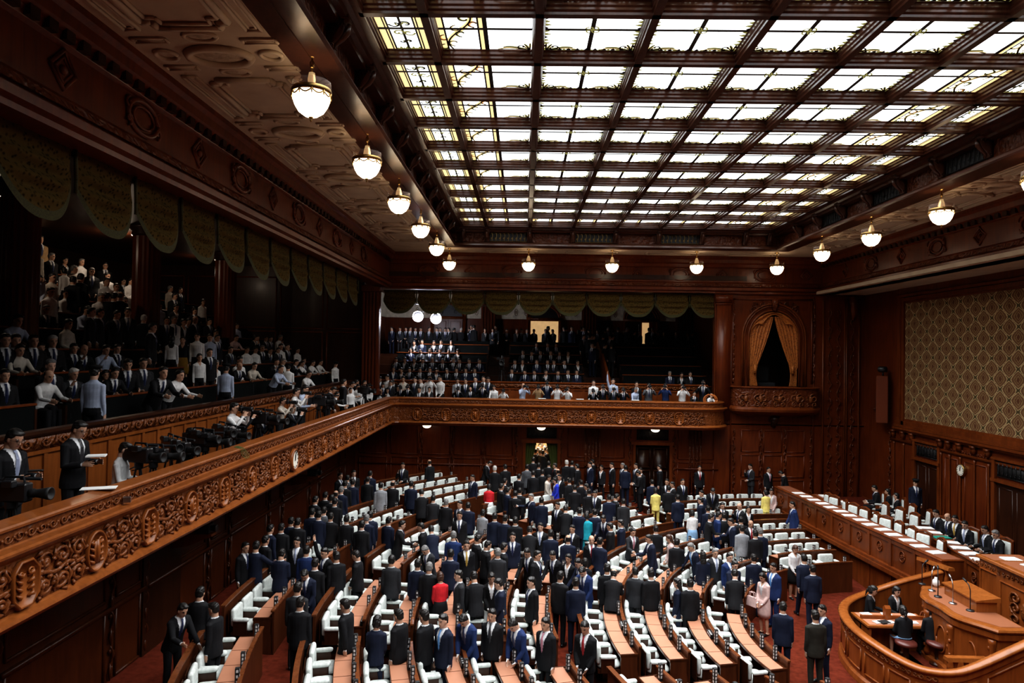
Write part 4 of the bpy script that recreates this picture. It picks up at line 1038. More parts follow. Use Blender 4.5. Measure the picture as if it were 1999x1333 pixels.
wobj(b,'wall_panelling',M['wood_far'],(0,0,0),0,wr,True)
b=MB()
for x in(9.5,10.72,11.78,12.95): vine(b,x,.6,3.95,.09)
for x in(13.75,14.15,14.75): vine(b,x,.6,9.4,.16,n=22)
for x in(9.45,13.05): vine(b,x,6.0,9.6,.05,n=16)
wobj(b,'carved_garland',M['carved_dark'],(0,0,0),0,wr,True)
b=MB()
for x0,x1 in((13.45,14.42),(14.5,15.05)): 
    for x in(x0,x1): b.box(x-.035,-.06,.5,x+.035,0,9.8)
b.tube([(14.75,-.06,9.9),(14.75,-.18,9.6),(14.75,-.16,9.2),(14.75,-.08,8.9)],[.2,.16,.12,.05],8)
wobj(b,'carved_pilaster',M['wood'],(0,0,0),0,wr,True)
# arch frame, keystone
rb=empty('royal_box',(0,YF,0)); tag(rb,'arched private box with gold curtains above a rounded carved balcony','box')
b=MB()
for k,r in((1.0,.055),(1.16,.04),(1.24,.06)):
    pts=[(AX-AW*k,-.03,AZ0)]+[(AX+AW*k*math.cos(PI-PI*i/n),-.03,AZS+AW*1.08*k*math.sin(PI*i/n)) for i in range(n+1)]+[(AX+AW*k,-.03,AZ0)]
    b.tube(pts,r,6)
b.build('arch_frame',M['wood'],rb,True)
b=MB(); b.tube([(AX,-.05,9.25),(AX,-.16,9.5),(AX,-.14,9.75)],[.10,.14,.16],7)
for s_ in(-1,1):
    for k in range(3): b.tube([(AX+s_*(.2+.35*k)+x,-.05,9.55-.02*k+y) for x,y in spiral(0,0,.14,1.2,k,12,s_)],.028,6)
    b.tube([(AX+s_*.95+x,-.05,9.3+y) for x,y in spiral(0,0,.2,1.3,1,12,s_)],.03,6)
b.build('carved_crest',M['carved_dark'],rb,True)
b=MB(); b.box(AX-1.5,.3,AZ0-.5,AX-1.4,3.2,9.8); b.box(AX+1.4,.3,AZ0-.5,AX+1.5,3.2,9.8); b.box(AX-1.5,3.2,AZ0-.5,AX+1.5,3.3,9.8); b.box(AX-1.5,.3,9.7,AX+1.5,3.3,9.8); b.box(AX-1.5,.0,AZ0-.6,AX+1.5,3.3,AZ0-.5); b.build('box_interior',M['wood_dark'],rb)
# gold curtains
m,nt,bs=nmat('gold_curtain'); N=nt.nodes; tcn=N.new('ShaderNodeTexCoord'); v=N.new('ShaderNodeTexVoronoi'); v.inputs['Scale'].default_value=13; lnk(nt,tcn.outputs['Object'],v.inputs['Vector'])
cr=N.new('ShaderNodeValToRGB'); cr.color_ramp.elements[0].color=(.11,.028,.006,1); cr.color_ramp.elements[1].color=(.46,.155,.028,1); cr.color_ramp.elements[0].position=.12; cr.color_ramp.elements[1].position=.5
lnk(nt,v.outputs['Distance'],cr.inputs['Fac']); lnk(nt,cr.outputs['Color'],bs.inputs['Base Color']); bs.inputs['Roughness'].default_value=.6; GOLD=m
for s_ in(-1,1):
    b=MB(); rows=[]
    for j in range(26):
        t=j/25; z=AZS+.95-(AZS+.95-AZ0-.02)*t
        xo=AW*.98*min(1,math.sqrt(max(0,1-max(0,(z-AZS)/(AW*1.06))**2)))
        if t<.72: inn=.02+(AW*.62)*(t/.72)**1.25
        else: inn=AW*.62+.05*math.sin((t-.72)*12)
        if t>.74: xo=min(xo,AW*.93)
        inn=min(inn,xo-.02)
        rows.append([(AX+s_*(inn+(xo-inn)*k/30),.02+.05*math.sin(k*1.35)+(.05*math.sin(PI*k/30)),z) for k in range(31)])
    b.loft(rows,0,False,None,False); b.build('curtain',GOLD,rb,True)
    b=MB(); c=rows[18][10]; b.tube([(c[0],-.03,c[2]+.08),(c[0],-.06,c[2]-.05),(c[0],-.05,c[2]-.3)],[.03,.05,.07],8); b.build('tassel',GOLD,rb,True)
b=MB(); rows=[]
for j in range(12):
    t=j/11; rows.append([(AX+AW*.92*u,-.02-.05*math.sin(t*9),AZS+AW*1.05*math.sqrt(max(0,1-(u*.95)**2))-.05-t*(.42-.30*abs(math.cos(PI*u)))) for u in [i/14-1 for i in range(29)]])
b.loft(rows,0,False,None,False); b.build('pelmet',GOLD,rb,True)
# rounded box front
th=[(math.pi*(1-i/28)) for i in range(29)]
path=[(AX+1.92*math.cos(a),-.78*abs(math.sin(a))**.55) for a in th]
b=MB(); b.sweep([(-.12,5.60),(-.12,5.86),(.05,5.86),(.08,5.83),(.05,5.79),(.0,5.76)],path); b.build('handrail',M['wood'],rb)
b=MB(); b.sweep([(.0,5.76),(.0,4.98)],path); b.build('front_panel',M['carved_dark'],rb)
b=MB(); b.sweep([(.0,4.98),(.07,4.95),(.09,4.86),(.06,4.76),(-.10,4.66),(-.45,4.55),(-.75,4.50)],path); b.add([(x,y*.0,4.5) for x,y in path],[tuple(range(29))]); b.build('base_moulding',M['wood'],rb)
b=MB()
for k,u in enumerate((-.74,-.42,0,.42,.74)):
    a=math.acos(-u) if u else PI/2
    cx=AX+1.92*(-math.cos(a)); cy=-.78*abs(math.sin(a))**.55-.03
    for s_ in(-1,1):
        b.tube([(cx+s_*.12+x*1.1,cy+abs(u)*.02,5.37+y) for x,y in spiral(0,0,.20,1.4,PI/2*s_,18,s_,.1)],.03,6)
        b.tube([(cx+s_*.16+x,cy,5.10+y) for x,y in spiral(0,0,.12,1.2,-PI/2*s_,14,-s_,.1)],.025,6)
    b.sphere((cx,cy,5.32),(.09,.06,.16),8,6)
b.build('carved_scrolls',M['carved'],rb,True)
b=MB(); b.tube([(AX,-.25,4.52),(AX,-.16,4.25),(AX,-.05,4.05)],[.22,.14,.10],8); b.build('corbel',M['wood_dark'],rb,True)
# covered chair inside the box
e=empty('draped_chair',(AX+.05,YF+1.3,AZ0-.48)); tag(e,'grey cloth covered armchair inside the private box','chair')
b=MB(); b.bbox(-.42,-.35,.0,.42,.40,.62,.05); b.build('seat',CLO['c'],e); b=MB(); b.bbox(-.34,.25,.6,.34,.42,1.35,.08); b.build('backrest',CLO['c'],e)

# ---------------------------------------------------------------- right wall
Y0R=8.0
b=MB(); b.box(XR,Y0R,-.2,XR+.3,YF+.3,10.1); wR=struct(b.build('wall_right',M['wood_far']))
b=MB(); b.box(XFR-.3,Y0R,10.02,XR+.3,YF,10.15); struct(b.build('ceiling_3',M['plaster']))
# damask hanging: ogee lattice
m,nt,bs=nmat('damask_wallpaper'); N=nt.nodes
tcn=N.new('ShaderNodeTexCoord'); sep=N.new('ShaderNodeSeparateXYZ'); lnk(nt,tcn.outputs['Object'],sep.inputs[0])
def mth(op,a,b_=None,c=None):
    q=N.new('ShaderNodeMath'); q.operation=op
    for i,x in enumerate((a,b_,c)):
        if x is None: continue
        if isinstance(x,(int,float)): q.inputs[i].default_value=x
        else: lnk(nt,x,q.inputs[i])
    return q.outputs[0]
pu,pv=.80,.66
def tri(o_,p): return mth('MULTIPLY',mth('ABSOLUTE',mth('SUBTRACT',mth('FRACT',mth('ADD',mth('DIVIDE',o_,p),.5)),.5)),2.0)
uA=tri(sep.outputs[0],pu); vA=tri(sep.outputs[2],pv)
dA=mth('ADD',uA,mth('POWER',vA,1.5)); dB=mth('ADD',mth('SUBTRACT',1.0,uA),mth('POWER',mth('SUBTRACT',1.0,vA),1.5))
g=mth('SUBTRACT',1.0,mth('MINIMUM',dA,dB))
nz=N.new('ShaderNodeTexNoise'); nz.inputs['Scale'].default_value=22; nz.inputs['Detail'].default_value=3; lnk(nt,tcn.outputs['Object'],nz.inputs['Vector'])
g2=mth('ADD',g,mth('MULTIPLY',mth('SUBTRACT',nz.outputs['Fac'],.5),.20))
cr=N.new('ShaderNodeValToRGB'); cr.color_ramp.interpolation='CONSTANT'
E=cr.color_ramp.elements
E[0].position=0; E[0].color=(.072,.052,.022,1); E[1].position=.17; E[1].color=(.48,.35,.18,1)
for p,c in((.26,(.15,.075,.035,1)),(.50,(.25,.16,.07,1)),(.60,(.13,.055,.026,1)),(.74,(.26,.17,.08,1)),(.82,(.11,.045,.02,1))):
    q=E.new(p); q.color=c
lnk(nt,g2,cr.inputs['Fac']); lnk(nt,cr.outputs['Color'],bs.inputs['Base Color']); bs.inputs['Roughness'].default_value=.8; bs.inputs['Specular IOR Level'].default_value=.2
DAM=m
def rw(y): return YF-y                                         # local x along the right wall, measured from the far corner
b=MB(); b.box(3.35,-.03,4.80,22,-.01,9.42); wobj(b,'damask_panel',DAM,(0,YF-YF,0),0,None); o=D.objects['damask_panel']; o.location=(XR,YF,0); o.rotation_euler.z=-PI/2; tag(o,'large gold and brown damask wall hanging on the right wall','wall hanging')
b=MB(); fr=[(0,-.02),(.05,-.09),(.12,-.11),(.17,-.07),(.24,-.10),(.28,.0)]
def barx(b,x0,x1,z,w,d,mi=0): b.box(x0,-d,z,x1,0,z+w,mi)
for z,w,d in((9.42,.08,.06),(9.50,.14,.12),(9.66,.10,.18),(9.78,.25,.10)): barx(b,2.9,22,z,w,d)
for z,w,d in((4.70,.10,.06),(4.55,.15,.10),(4.45,.10,.17),(4.36,.08,.22),(4.28,.08,.14)): barx(b,2.75,22,z,w,d)
for x,w,d in((3.06,.29,.10),(3.12,.08,.15),(2.80,.12,.05)): b.box(x,-d,4.5,x+w,0,9.7)
for z in(.85,.95): barx(b,0,22,z,.06,.05)
wobj(b,'frame_moulding',M['wood'],(0,0,0),0,None); o=D.objects['frame_moulding']; o.location=(XR,YF,0); o.rotation_euler.z=-PI/2
wp=o; struct(wp); wp.name='trim_80'
DR=((4.15,5.60),(8.65,10.25))
b=MB()
for x in(2.6,3.3,3.95,5.75,6.25,6.85,7.6,8.3,10.5,11.2): 
    b.lathe([(.05,1.0),(.06,1.1),(.035,1.2),(.055,1.5),(.03,1.6),(.05,1.75),(.03,1.9),(.03,3.7),(.05,3.8)],8,0,Matrix.Translation((x,-.04,0)))
    b.box(x-.08,-.14,4.02,x+.08,0,4.28); b.box(x-.10,-.17,4.2,x+.10,0,4.28)
barx(b,2.4,22,3.84,.10,.06)
o=wobj(b,'wall_colonnettes',M['wood'],(0,0,0),0,None,True); o.location=(XR,YF,0); o.rotation_euler.z=-PI/2; struct(o); o.name='trim_81'
b=MB()
for x0,x1 in((5.9,6.7),(7.0,8.2)):
    wall_panels(b,x0-.05,x1+.05,1.1,3.75,1,1,.04)
for k in range(16): b.tube([(6.0+.16*k+x,-.05,4.0+y) for x,y in spiral(0,0,.07,1.1,k,10)],.016,5)
o=wobj(b,'wall_panelling',M['wood_far'],(0,0,0),0,None,True); o.location=(XR,YF,0); o.rotation_euler.z=-PI/2; struct(o); o.name='trim_82'
b=MB(); vine(b,2.25,.9,4.2,.14); vine(b,1.0,5,5.01,.01,n=1); o=wobj(b,'carved_garland',M['carved_dark'],(0,0,0),0,None,True); o.location=(XR,YF,0); o.rotation_euler.z=-PI/2; struct(o); o.name='trim_83'
for q,(x0,x1) in enumerate(DR):
    b=MB(); b.box(x0-.14,-.10,.9,x0,0,4.05); b.box(x1,-.10,.9,x1+.14,0,4.05); b.box(x0-.14,-.12,4.0,x1+.14,0,4.08); b.box(x0-.16,-.14,3.30,x1+.16,0,3.40); b.box(x0,-.015,.9,x1,0,3.3,1)
    o=b.build('door_%d'%(9+q),[M['wood'],M['wood_dark']]); o.location=(XR-.0,YF,0); o.rotation_euler.z=-PI/2; struct(o)
    b=grille(x1-x0-.1,.48,'bronze',.18); b.build('grille',[M['bronze'],M['black']],o,True,((x0+x1)/2,-.03,3.48))
    b=MB(); wall_panels(b,x0+.02,x1-.02,1.1,3.2,2,1,.04); b.build('door_leaf',M['wood_dark'],o,True)
# wall clock
p=at_x(1877,918,XR-.05); e=empty('wall_clock',(XR-.06,p.y,p.z),-PI/2); tag(e,'round white wall clock with gilt rim between the doors on the right wall','clock')
b=MB(); b.lathe([(.215,-.05),(.22,.03),(.20,.055),(.18,.03)],26,0,Matrix.Rotation(PI/2,4,'X'),False); b.lathe([(.20,-.05),(.001,-.05)],26,0,Matrix.Rotation(PI/2,4,'X'),False); b.build('clock_rim',M['brass'],e,True); dial(e,.185,-.04,(12,1))
# column loudspeaker near the corner with a black spotlight on top
p=at_x(1722,826,XR-.35); e=empty('wall_loudspeaker',(XR-.33,p.y,p.z+.02),-PI/2-.5); tag(e,'tall wooden column loudspeaker hung near the far right corner','loudspeaker')
b=MB(); b.bbox(-.26,-.24,0,.26,.20,1.95,.02); b.build('cabinet',plain('red_veneer',(.15,.035,.012),.35),e)
b=MB(); b.box(-.21,-.25,.06,.21,-.238,1.45); b.build('speaker_cloth',M['black'],e)
b=MB(); b.box(-.21,-.25,1.55,.21,-.238,1.88); b.build('upper_panel',M['wood'],e)
b=MB(); b.lathe([(.12,-.16),(.13,.12),(.10,.16)],14,0,Matrix.Translation((.05,0,2.22))@Matrix.Rotation(PI/2,4,'X')); b.box(-.03,-.03,1.95,.03,.03,2.15); tag(b.build('spotlight',M['plastic'],None,True,(XR-.33,p.y,p.z+.02),-PI/2-.9),'black spotlight standing on top of the tall column loudspeaker','spotlight')

# ---------------------------------------------------------------- platform on the right with its long benches
ZP=.98
pf=[(10.95,30.5),(10.62,27.6),(11.35,18.1),(10.75,17.3),(11.2,13.4),(11.2,8),(XR,8),(XR,YF)]
b=MB(); b.loft([[(x,y,-.1) for x,y in pf],[(x,y,ZP) for x,y in pf]]); struct(b.build('floor_platform',M['carpet']))
A=Vector((10.28,27.9)); B_=Vector((11.02,18.15))
def desk_run(name,A,B,ztop,zbot,depth,label,cat,panels,zmid=None,mat='wood',front=True):
    d=(B-A); L=d.length; ang=math.atan2(d.y,d.x); e=empty(name,(A.x,A.y,0),ang); tag(e,label,cat)   # local x along, local -y... front at y=0 facing -y
    b=MB(); b.bbox(-.05,-.04,ztop-.05,L+.05,depth,ztop,.015); b.build('desk_top',M['wood'],e)
    b=MB(); b.box(.0,.05,ztop-.004,L,depth-.07,ztop+.006); b.build('leather_top',plain('brown_leather_'+name,(.22,.075,.035),.6),e)
    b=MB(); b.box(0,.02,zbot,L,.10,ztop-.05)
    if zmid: 
        b.box(-.02,-.10,zmid-.08,L+.02,.05,zmid); b.box(-.02,-.16,zmid-.20,L+.02,.05,zmid-.08)
    for k in range(panels+1): b.box(k*L/panels-.06,-.02,zbot,k*L/panels+.06,.03,ztop-.06)
    b.box(0,-.015,ztop-.16,L,.03,ztop-.05)
    b.build('front_panel',M[mat],e)
    b=MB()
    for k in range(panels):
        cx=(k+.5)*L/panels; zc=((zmid or zbot)+ztop)/2
        oval_=[(cx+.12*math.cos(2*PI*i/16),.0,zc+.15*math.sin(2*PI*i/16)) for i in range(17)]; b.tube(oval_,.016,5)
        for s_ in(-1,1): b.tube([(cx+x,.0,zc+y) for x,y in spiral(s_*.04,0,.06,1.1,0,10,s_)],.012,5)
    b.build('carved_ornament',M[mat],e,True)
    for x in(0,L):
        b=MB(); b.box(x-.03,.02,ZP,x+.03,depth-.02,ztop-.05); b.build('end_panel',M[mat],e)
    return e
desk_run('long_bench_desk',A,B_,1.95,.0,.62,'long polished wooden bench desk raised above the seats along the right side','desk',9,1.12)
desk_run('ministers_bench_desk',Vector((12.55,22.1)),Vector((11.98,18.0)),1.85,ZP,.5,'shorter wooden bench desk with papers and seated officials on the platform','desk',5)
desk_run('clerks_desk',Vector((11.55,27.4)),Vector((11.62,25.2)),1.75,ZP,.75,'small wooden side desk with papers near the far right corner','desk',2)
# ---------------------------------------------------------------- armchairs
def armchair(kind):
    e=empty('armchair')
    M_=M['damask']; W_=M['wood_dark'] if kind=='member' else M['wood']
    def cushion(x0,y0,z0,x1,y1,z1,r=.05):
        b=MB(); rings=[]
        for t,i in ((0,r),(r*.5,r*.2),(r,0),(z1-z0-r,0),(z1-z0-r*.5,r*.2),(z1-z0,r)):
            n=16; cx,cy=(x0+x1)/2,(y0+y1)/2; hx,hy=(x1-x0)/2-i,(y1-y0)/2-i
            rings.append([(cx+hx*math.copysign(abs(math.cos(a))**.45,math.cos(a)),cy+hy*math.copysign(abs(math.sin(a))**.45,math.sin(a)),z0+t) for a in [2*PI*(k+.5)/n for k in range(n)]])
        return b.loft(rings)
    cushion(-.25,-.30,.40,.25,.20,.53,.06).build('seat',M_,e,True)
    b=cushion(-.25,-.05,0,.25,.06,.385 if kind=='member' else .56,.05); Tm=Matrix.Translation((0,.165,.50))@Matrix.Rotation(-.03 if kind=='member' else -.10,4,'X')
    b.v=[tuple(Tm@Vector(v)) for v in b.v]; b.build('backrest',M_,e,True)
    for s_ in(-1,1):
        b=cushion(s_*.29-.05,-.18,.64,s_*.29+.05,.16,.72,.03); b.build('armrest',M_,e,True)
    b=MB()
    for s_ in(-1,1): b.box(s_*.29-.025,-.14,.36,s_*.29+.025,.14,.67)
    b.box(-.27,-.26,.34,.27,.20,.41)
    if kind=='member':
        b.box(-.05,-.05,.10,.05,.05,.35); b.box(-.16,-.20,.0,.16,.16,.10); b.box(-.26,.248,.40,.26,.262,.865)
    else:
        for x in(-.24,.24):
            for y in(-.24,.2): b.box(x-.03,y-.03,0,x+.03,y+.03,.36)
        b.box(-.30,.27,.42,.30,.31,1.10); b.box(-.30,.20,.5,-.255,.31,1.10); b.box(.255,.20,.5,.30,.31,1.10); b.tube([(-.28,.29,1.10),(0,.29,1.16),(.28,.29,1.10)],.035,6)
    b.build('frame',W_,e); return Proto(e)
PCH=armchair('platform')
_mk=PCH.make
def _small(*a,**k):
    o=_mk(*a,**k); o.scale=(.84,.84,.95); return o
PCH.make=_small
# ---------------------------------------------------------------- chairs and papers on the platform
def bench_pt(A,B,t,off): 
    d=(B-A).normalized(); n=Vector((-d.y,d.x)); p=A+(B-A)*t+n*off; return p
dA_=(B_-A).normalized(); angA=math.atan2(dA_.y,dA_.x)
pxs=[1606,1619,1637,1656,1676,1697,1719,1741,1766,1793,1822]
for k,px in enumerate(pxs):
    t=None
    for q in range(200):
        p=bench_pt(A,B_,q/199,.97); pr=proj((p.x,p.y,1.9))
        if pr[0]>=px: break
    PCH.make((p.x,p.y,ZP),angA+(.35*math.sin(k*2.3)),'white damask platform armchair behind the long bench desk, %s from the far end'%ordn(k+1),'armchairs behind the long bench desk','chair')
ppr=[]
for k in range(14):
    p=bench_pt(A,B_,(.145+.061*k) if k<14 else .99,.26+.03*math.sin(k*3))
    b=MB(); b.box(-.15,-.20,0,.15,.20,.012); b.box(-.14,-.19,.012,.15,.20,.018)
    tag(b.build('paper_sheet',M['paper'],None,False,(p.x,p.y,1.957),angA+.12*math.sin(k*5)),'white papers on the long bench desk, %s sheet from the far end'%ordn(k+1),'paper','papers along the long bench desk')
MA,MBv=Vector((12.55,22.1)),Vector((11.98,18.0)); dM=(MBv-MA).normalized(); angM=math.atan2(dM.y,dM.x)
for k in range(7):
    p=bench_pt(MA,MBv,.06+.135*k,.22)
    b=MB(); b.box(-.16,-.22,0,.15,.2,.02); b.box(-.12,-.15,.02,.17,.22,.035)
    tag(b.build('paper_stack',M['green'] if k==2 else M['paper'],None,False,(p.x,p.y,1.857),angM+.2*math.sin(k*4)),('green folder' if k==2 else 'white paper stack')+' on the officials\' bench desk, %s from the far end'%ordn(k+1),'folder' if k==2 else 'paper','papers on the shorter bench desk')
for k,(x,y) in enumerate(((12.75,24.6),(12.85,23.8),(12.9,23.0),(13.6,24.4),(13.7,23.6))):
    PCH.make((x,y,ZP),angM+.2*math.sin(k),'spare white damask armchair between the side desk and the officials, %s from the far end'%ordn(k+1),'spare armchairs on the platform','chair')
for k,(x,y,dx) in enumerate(((11.85,27.0,0),(11.9,26.3,0),(12.0,25.7,.05))):
    b=MB(); b.box(-.15,-.2,0,.15,.2,.03+dx); tag(b.build('paper_stack',M['paper'],None,False,(x,y,1.757)),'white papers on the small side desk, %s from the far end'%ordn(k+1),'paper')
PCH.make((13.0,16.9,ZP),PI/2+.3,'empty white damask armchair behind the speaker rostrum','chair for the rostrum','chair')
# ---------------------------------------------------------------- enclosure of the stenographers
rp=[(10.9,17.95,1.72),(9.9,17.95,1.45),(9.1,17.92,1.18),(8.5,17.66,1.08),(8.1,17.25,1.06),(7.82,16.7,1.06),(7.66,16.05,1.06),(7.63,15.4,1.06),(7.72,14.8,1.04),(7.86,14.3,1.02),(8.07,13.85,1.03),(8.4,13.5,1.14),(8.8,13.36,1.34),(9.7,13.32,1.80),(10.7,13.3,2.28)]
def pathsweep(b,prof,pts,mi=0):        # like sweep, but z is measured from a third coordinate of the path (top) ; prof z may be None -> floor
    P=[Vector((p[0],p[1])) for p in pts]; n=len(P); rings=[]
    for i in range(n):
        d0=(P[i]-P[i-1]).normalized() if i>0 else None; d1=(P[i+1]-P[i]).normalized() if i<n-1 else None
        d0=d0 or d1; d1=d1 or d0
        m=Vector((d0.y,-d0.x))+Vector((d1.y,-d1.x)); m=m/max(.3,1+Vector((d0.y,-d0.x)).dot(Vector((d1.y,-d1.x))))
        rings.append([(P[i].x+m.x*u,P[i].y+m.y*u,(z[1] if isinstance(z,tuple) else pts[i][2]+z)) for u,z in prof])
    return b.loft(rings,mi,False,None,False)
def dens(pts,k=4):
    out=[]
    for i in range(len(pts)-1):
        p0=Vector(pts[max(i-1,0)]);p1=Vector(pts[i]);p2=Vector(pts[i+1]);p3=Vector(pts[min(i+2,len(pts)-1)])
        for j in range(k):
            t=j/k; out.append(tuple(.5*((2*p1)+(p2-p0)*t+(2*p0-5*p1+4*p2-p3)*t*t+(3*p1-p0-3*p2+p3)*t**3)))
    out.append(tuple(pts[-1])); return out
RP=dens(rp)[::-1]
en=empty('rostrum_enclosure',(0,0,0)); tag(en,'curved panelled wooden enclosure around the stenographers in front of the rostrum','enclosure')
W2=wood('rostrum_wood',(0.15,0.038,0.008),(0.29,0.082,0.017),rough=.28,coat=.6); M['rostrum']=W2
W3=wood('rostrum_rail_wood',(0.22,0.064,0.014),(0.36,0.12,0.028),rough=.24,coat=.7)
# RP now runs from the near end to the far end; the outside of the curve is on the LEFT of travel -> use negative "out"
b=MB(); pathsweep(b,[(.10,-.04),(.12,-.015),(.08,.02),(.0,.03),(-.08,.02),(-.12,-.02),(-.10,-.06),(-.06,-.09)],RP); b.build('handrail',W3,en,True)
b=MB(); pathsweep(b,[(-.06,-.09),(-.06,-.20),(-.03,-.24),(-.03,(0,.16)),(-.09,(0,.12)),(-.11,(0,.02)),(-.11,(0,-.1))],RP); pathsweep(b,[(.08,-.05),(.05,(0,0))],RP); b.build('enclosure_wall',W2,en)
b=MB(); N_=len(RP)
for k in range(3,N_-3,5):
    i0,i1=k,min(k+4,N_-1); seg=RP[i0:i1+1]
    def off(p,i,u):
        a_=Vector(RP[min(i+1,N_-1)][:2])-Vector(RP[max(i-1,0)][:2]); a_.normalize(); return (p[0]-a_.y*u,p[1]+a_.x*u)
    top=[(*off(p,i0+q,.035),p[2]-.32) for q,p in enumerate(seg)]; bot=[(*off(p,i0+q,.035),.26) for q,p in enumerate(seg)]
    b.tube(top,.022,6); b.tube(bot,.022,6); b.tube([top[0],bot[0]],.022,6); b.tube([top[-1],bot[-1]],.022,6)
b.build('panel_moulding',W2,en,True)
b=MB()
for k in range(14,44):
    p=RP[k]; a_=Vector(RP[k+1][:2])-Vector(RP[k-1][:2]); a_.normalize()
    cx,cy=p[0]-a_.y*.065,p[1]+a_.x*.065
    b.tube([(cx+a_.x*x,cy+a_.y*x,p[2]-.145+y) for x,y in spiral(0,0,.055,1.1,PI*(k%2),10,1 if k%2 else -1,.2)],.013,5)
tag(b.build('carved_band',M['carved'],en,True))
b=MB(); po=[(p[0],p[1]) for p in RP if p[0]<9.3]; b.loft([[(x,y,-.05) for x,y in po],[(x,y,.2) for x,y in po]]); b.box(9.1,13.4,0,11.3,17.9,.2); struct(b.build('floor_rostrum',M['carpet']))
# balustrades
def baluster_run(p,q,z0,z1,n,label,zq=None):
    zq=zq or (z0,z1); e=empty('balustrade',(p[0],p[1],0)); tag(e,label,'balustrade')
    d=Vector((q[0]-p[0],q[1]-p[1])); L=d.length; ang=math.atan2(d.y,d.x); e.rotation_euler.z=ang
    b=MB(); b.loft([[(-.1,-.09,z1-.03),(-.1,.09,z1-.03),(-.1,.07,z1+.05),(-.1,-.07,z1+.05)],[(L+.1,-.09,zq[1]-.03),(L+.1,.09,zq[1]-.03),(L+.1,.07,zq[1]+.05),(L+.1,-.07,zq[1]+.05)]]); b.build('handrail',W3,e)
    for k in range(n):
        t=(k+.5)/n; za=z0+(zq[0]-z0)*t; zb=z1+(zq[1]-z1)*t; h=zb-za
        b=MB(); b.lathe([(.06,za),(.06,za+.06*h),(.035,za+.12*h),(.075,za+.38*h),(.05,za+.62*h),(.028,za+.75*h),(.05,za+.9*h),(.06,za+.93*h),(.06,zb-.02)],10,0,Matrix.Translation((L*t,0,0))); b.build('baluster',W2,e,True)
baluster_run((9.1,14.65),(10.4,14.65),.2,.88,6,'low turned balustrade by the near steps inside the rostrum enclosure')
baluster_run((10.95,18.9),(10.95,17.7),1.05,1.72,6,'sloping turned balustrade at the near end of the long bench desk',(1.2,1.85))
# orator's podium
def bow(o_=0.0): 
    pts=[]
    for i in range(25):
        t=i/24*2-1; pts.append((9.52-o_+.42*(abs(t)**2.2)+.05*math.cos(t*PI*2.2),15.75+t*(1.3+o_)))
    return pts+[(10.55+o_*.3,17.05+o_),(10.55+o_*.3,14.45-o_)]
e=empty('orator_podium',(0,0,0)); tag(e,'bow fronted carved wooden podium with microphones behind the stenographers','podium')
b=MB(); b.loft([[(x,y,z) for x,y in bow(o_)] for z,o_ in((1.50,.0),(1.52,.05),(1.56,.07),(1.60,.05),(1.61,.02))]); b.build('podium_top',W3,e)
b=MB(); b.loft([[(x,y,z) for x,y in bow(-.09)] for z in(1.611,1.618)]); b.build('leather_top',M['pad'] if False else plain('podium_leather',(.30,.11,.05),.6),e)
b=MB(); b.loft([[(x,y,z) for x,y in bow(o_)] for z,o_ in((.18,.05),(.30,.05),(.34,-.02),(1.32,-.02),(1.38,.03),(1.5,.03))]); b.build('podium_body',W2,e)
b=MB()
P_=bow(-.01)
for i in(1,8,16,23):
    x,y=P_[i]; b.lathe([(.07,.34),(.08,.42),(.055,.5),(.07,.9),(.05,1.05),(.075,1.25),(.08,1.34)],10,0,Matrix.Translation((x-.01,y,0)))
    for k in range(5): b.sphere((x-.06,y+.03*(-1)**k,.55+.15*k),(.03,.04,.05),7,5)
for i in(4,12,20):
    x,y=P_[i]; b.tube([(x-.01,y+.17*math.cos(a),.85+.3*math.sin(a)) for a in [2*PI*k/18 for k in range(19)]],.02,6)
b.build('carved_ornament',W2,e,True)
b=MB(); b.box(10.10,15.35,1.62,10.55,16.5,1.85); b.loft([[(10.06,15.3,1.85),(10.6,15.3,1.85),(10.6,16.55,1.85),(10.06,16.55,1.85)],[(10.06,15.3,1.88),(10.6,15.3,1.95),(10.6,16.55,1.95),(10.06,16.55,1.88)]]); b.build('reading_desk',W3,e)
# microphones
MICS=[(1800,1140,'black',.52),(1819,1153,'silver',.5),(1831,1165,'black',.62),(1860,1178,'silver',.55),(1894,1192,'black',.6)]
for k,(px,py,c,h) in enumerate(MICS):
    p=at_z(px,py,1.62); e=empty('microphone',p,.3*k); tag(e,'%s gooseneck microphone on the podium, %s from the far end'%(c,ordn(k+1)),'microphone','podium microphones')
    mm=M['plastic'] if c=='black' else M['steel']
    b=MB(); b.lathe([(.085,0),(.08,.02),(.02,.035)],14); b.build('microphone_base',mm,e,True)
    b=MB(); b.tube([(0,0,.03),(0,0,h*.75),(.03,.02,h*.92),(.10,.05,h)],.011,6); b.build('stem',mm,e,True)
    b=MB(); b.tube([(.10,.05,h),(.16,.08,h+.03),(.20,.10,h+.05)],[.018,.024,.02],8); b.build('capsule',mm,e,True)
p=at_z(1827,1145,1.62); b=MB(); b.lathe([(.04,0),(.05,.03),(.09,.06),(.07,.16),(.03,.2),(.035,.23)],14); tag(b.build('water_jug',M['paper'],None,True,p),'small white water jug among the podium microphones','jug')
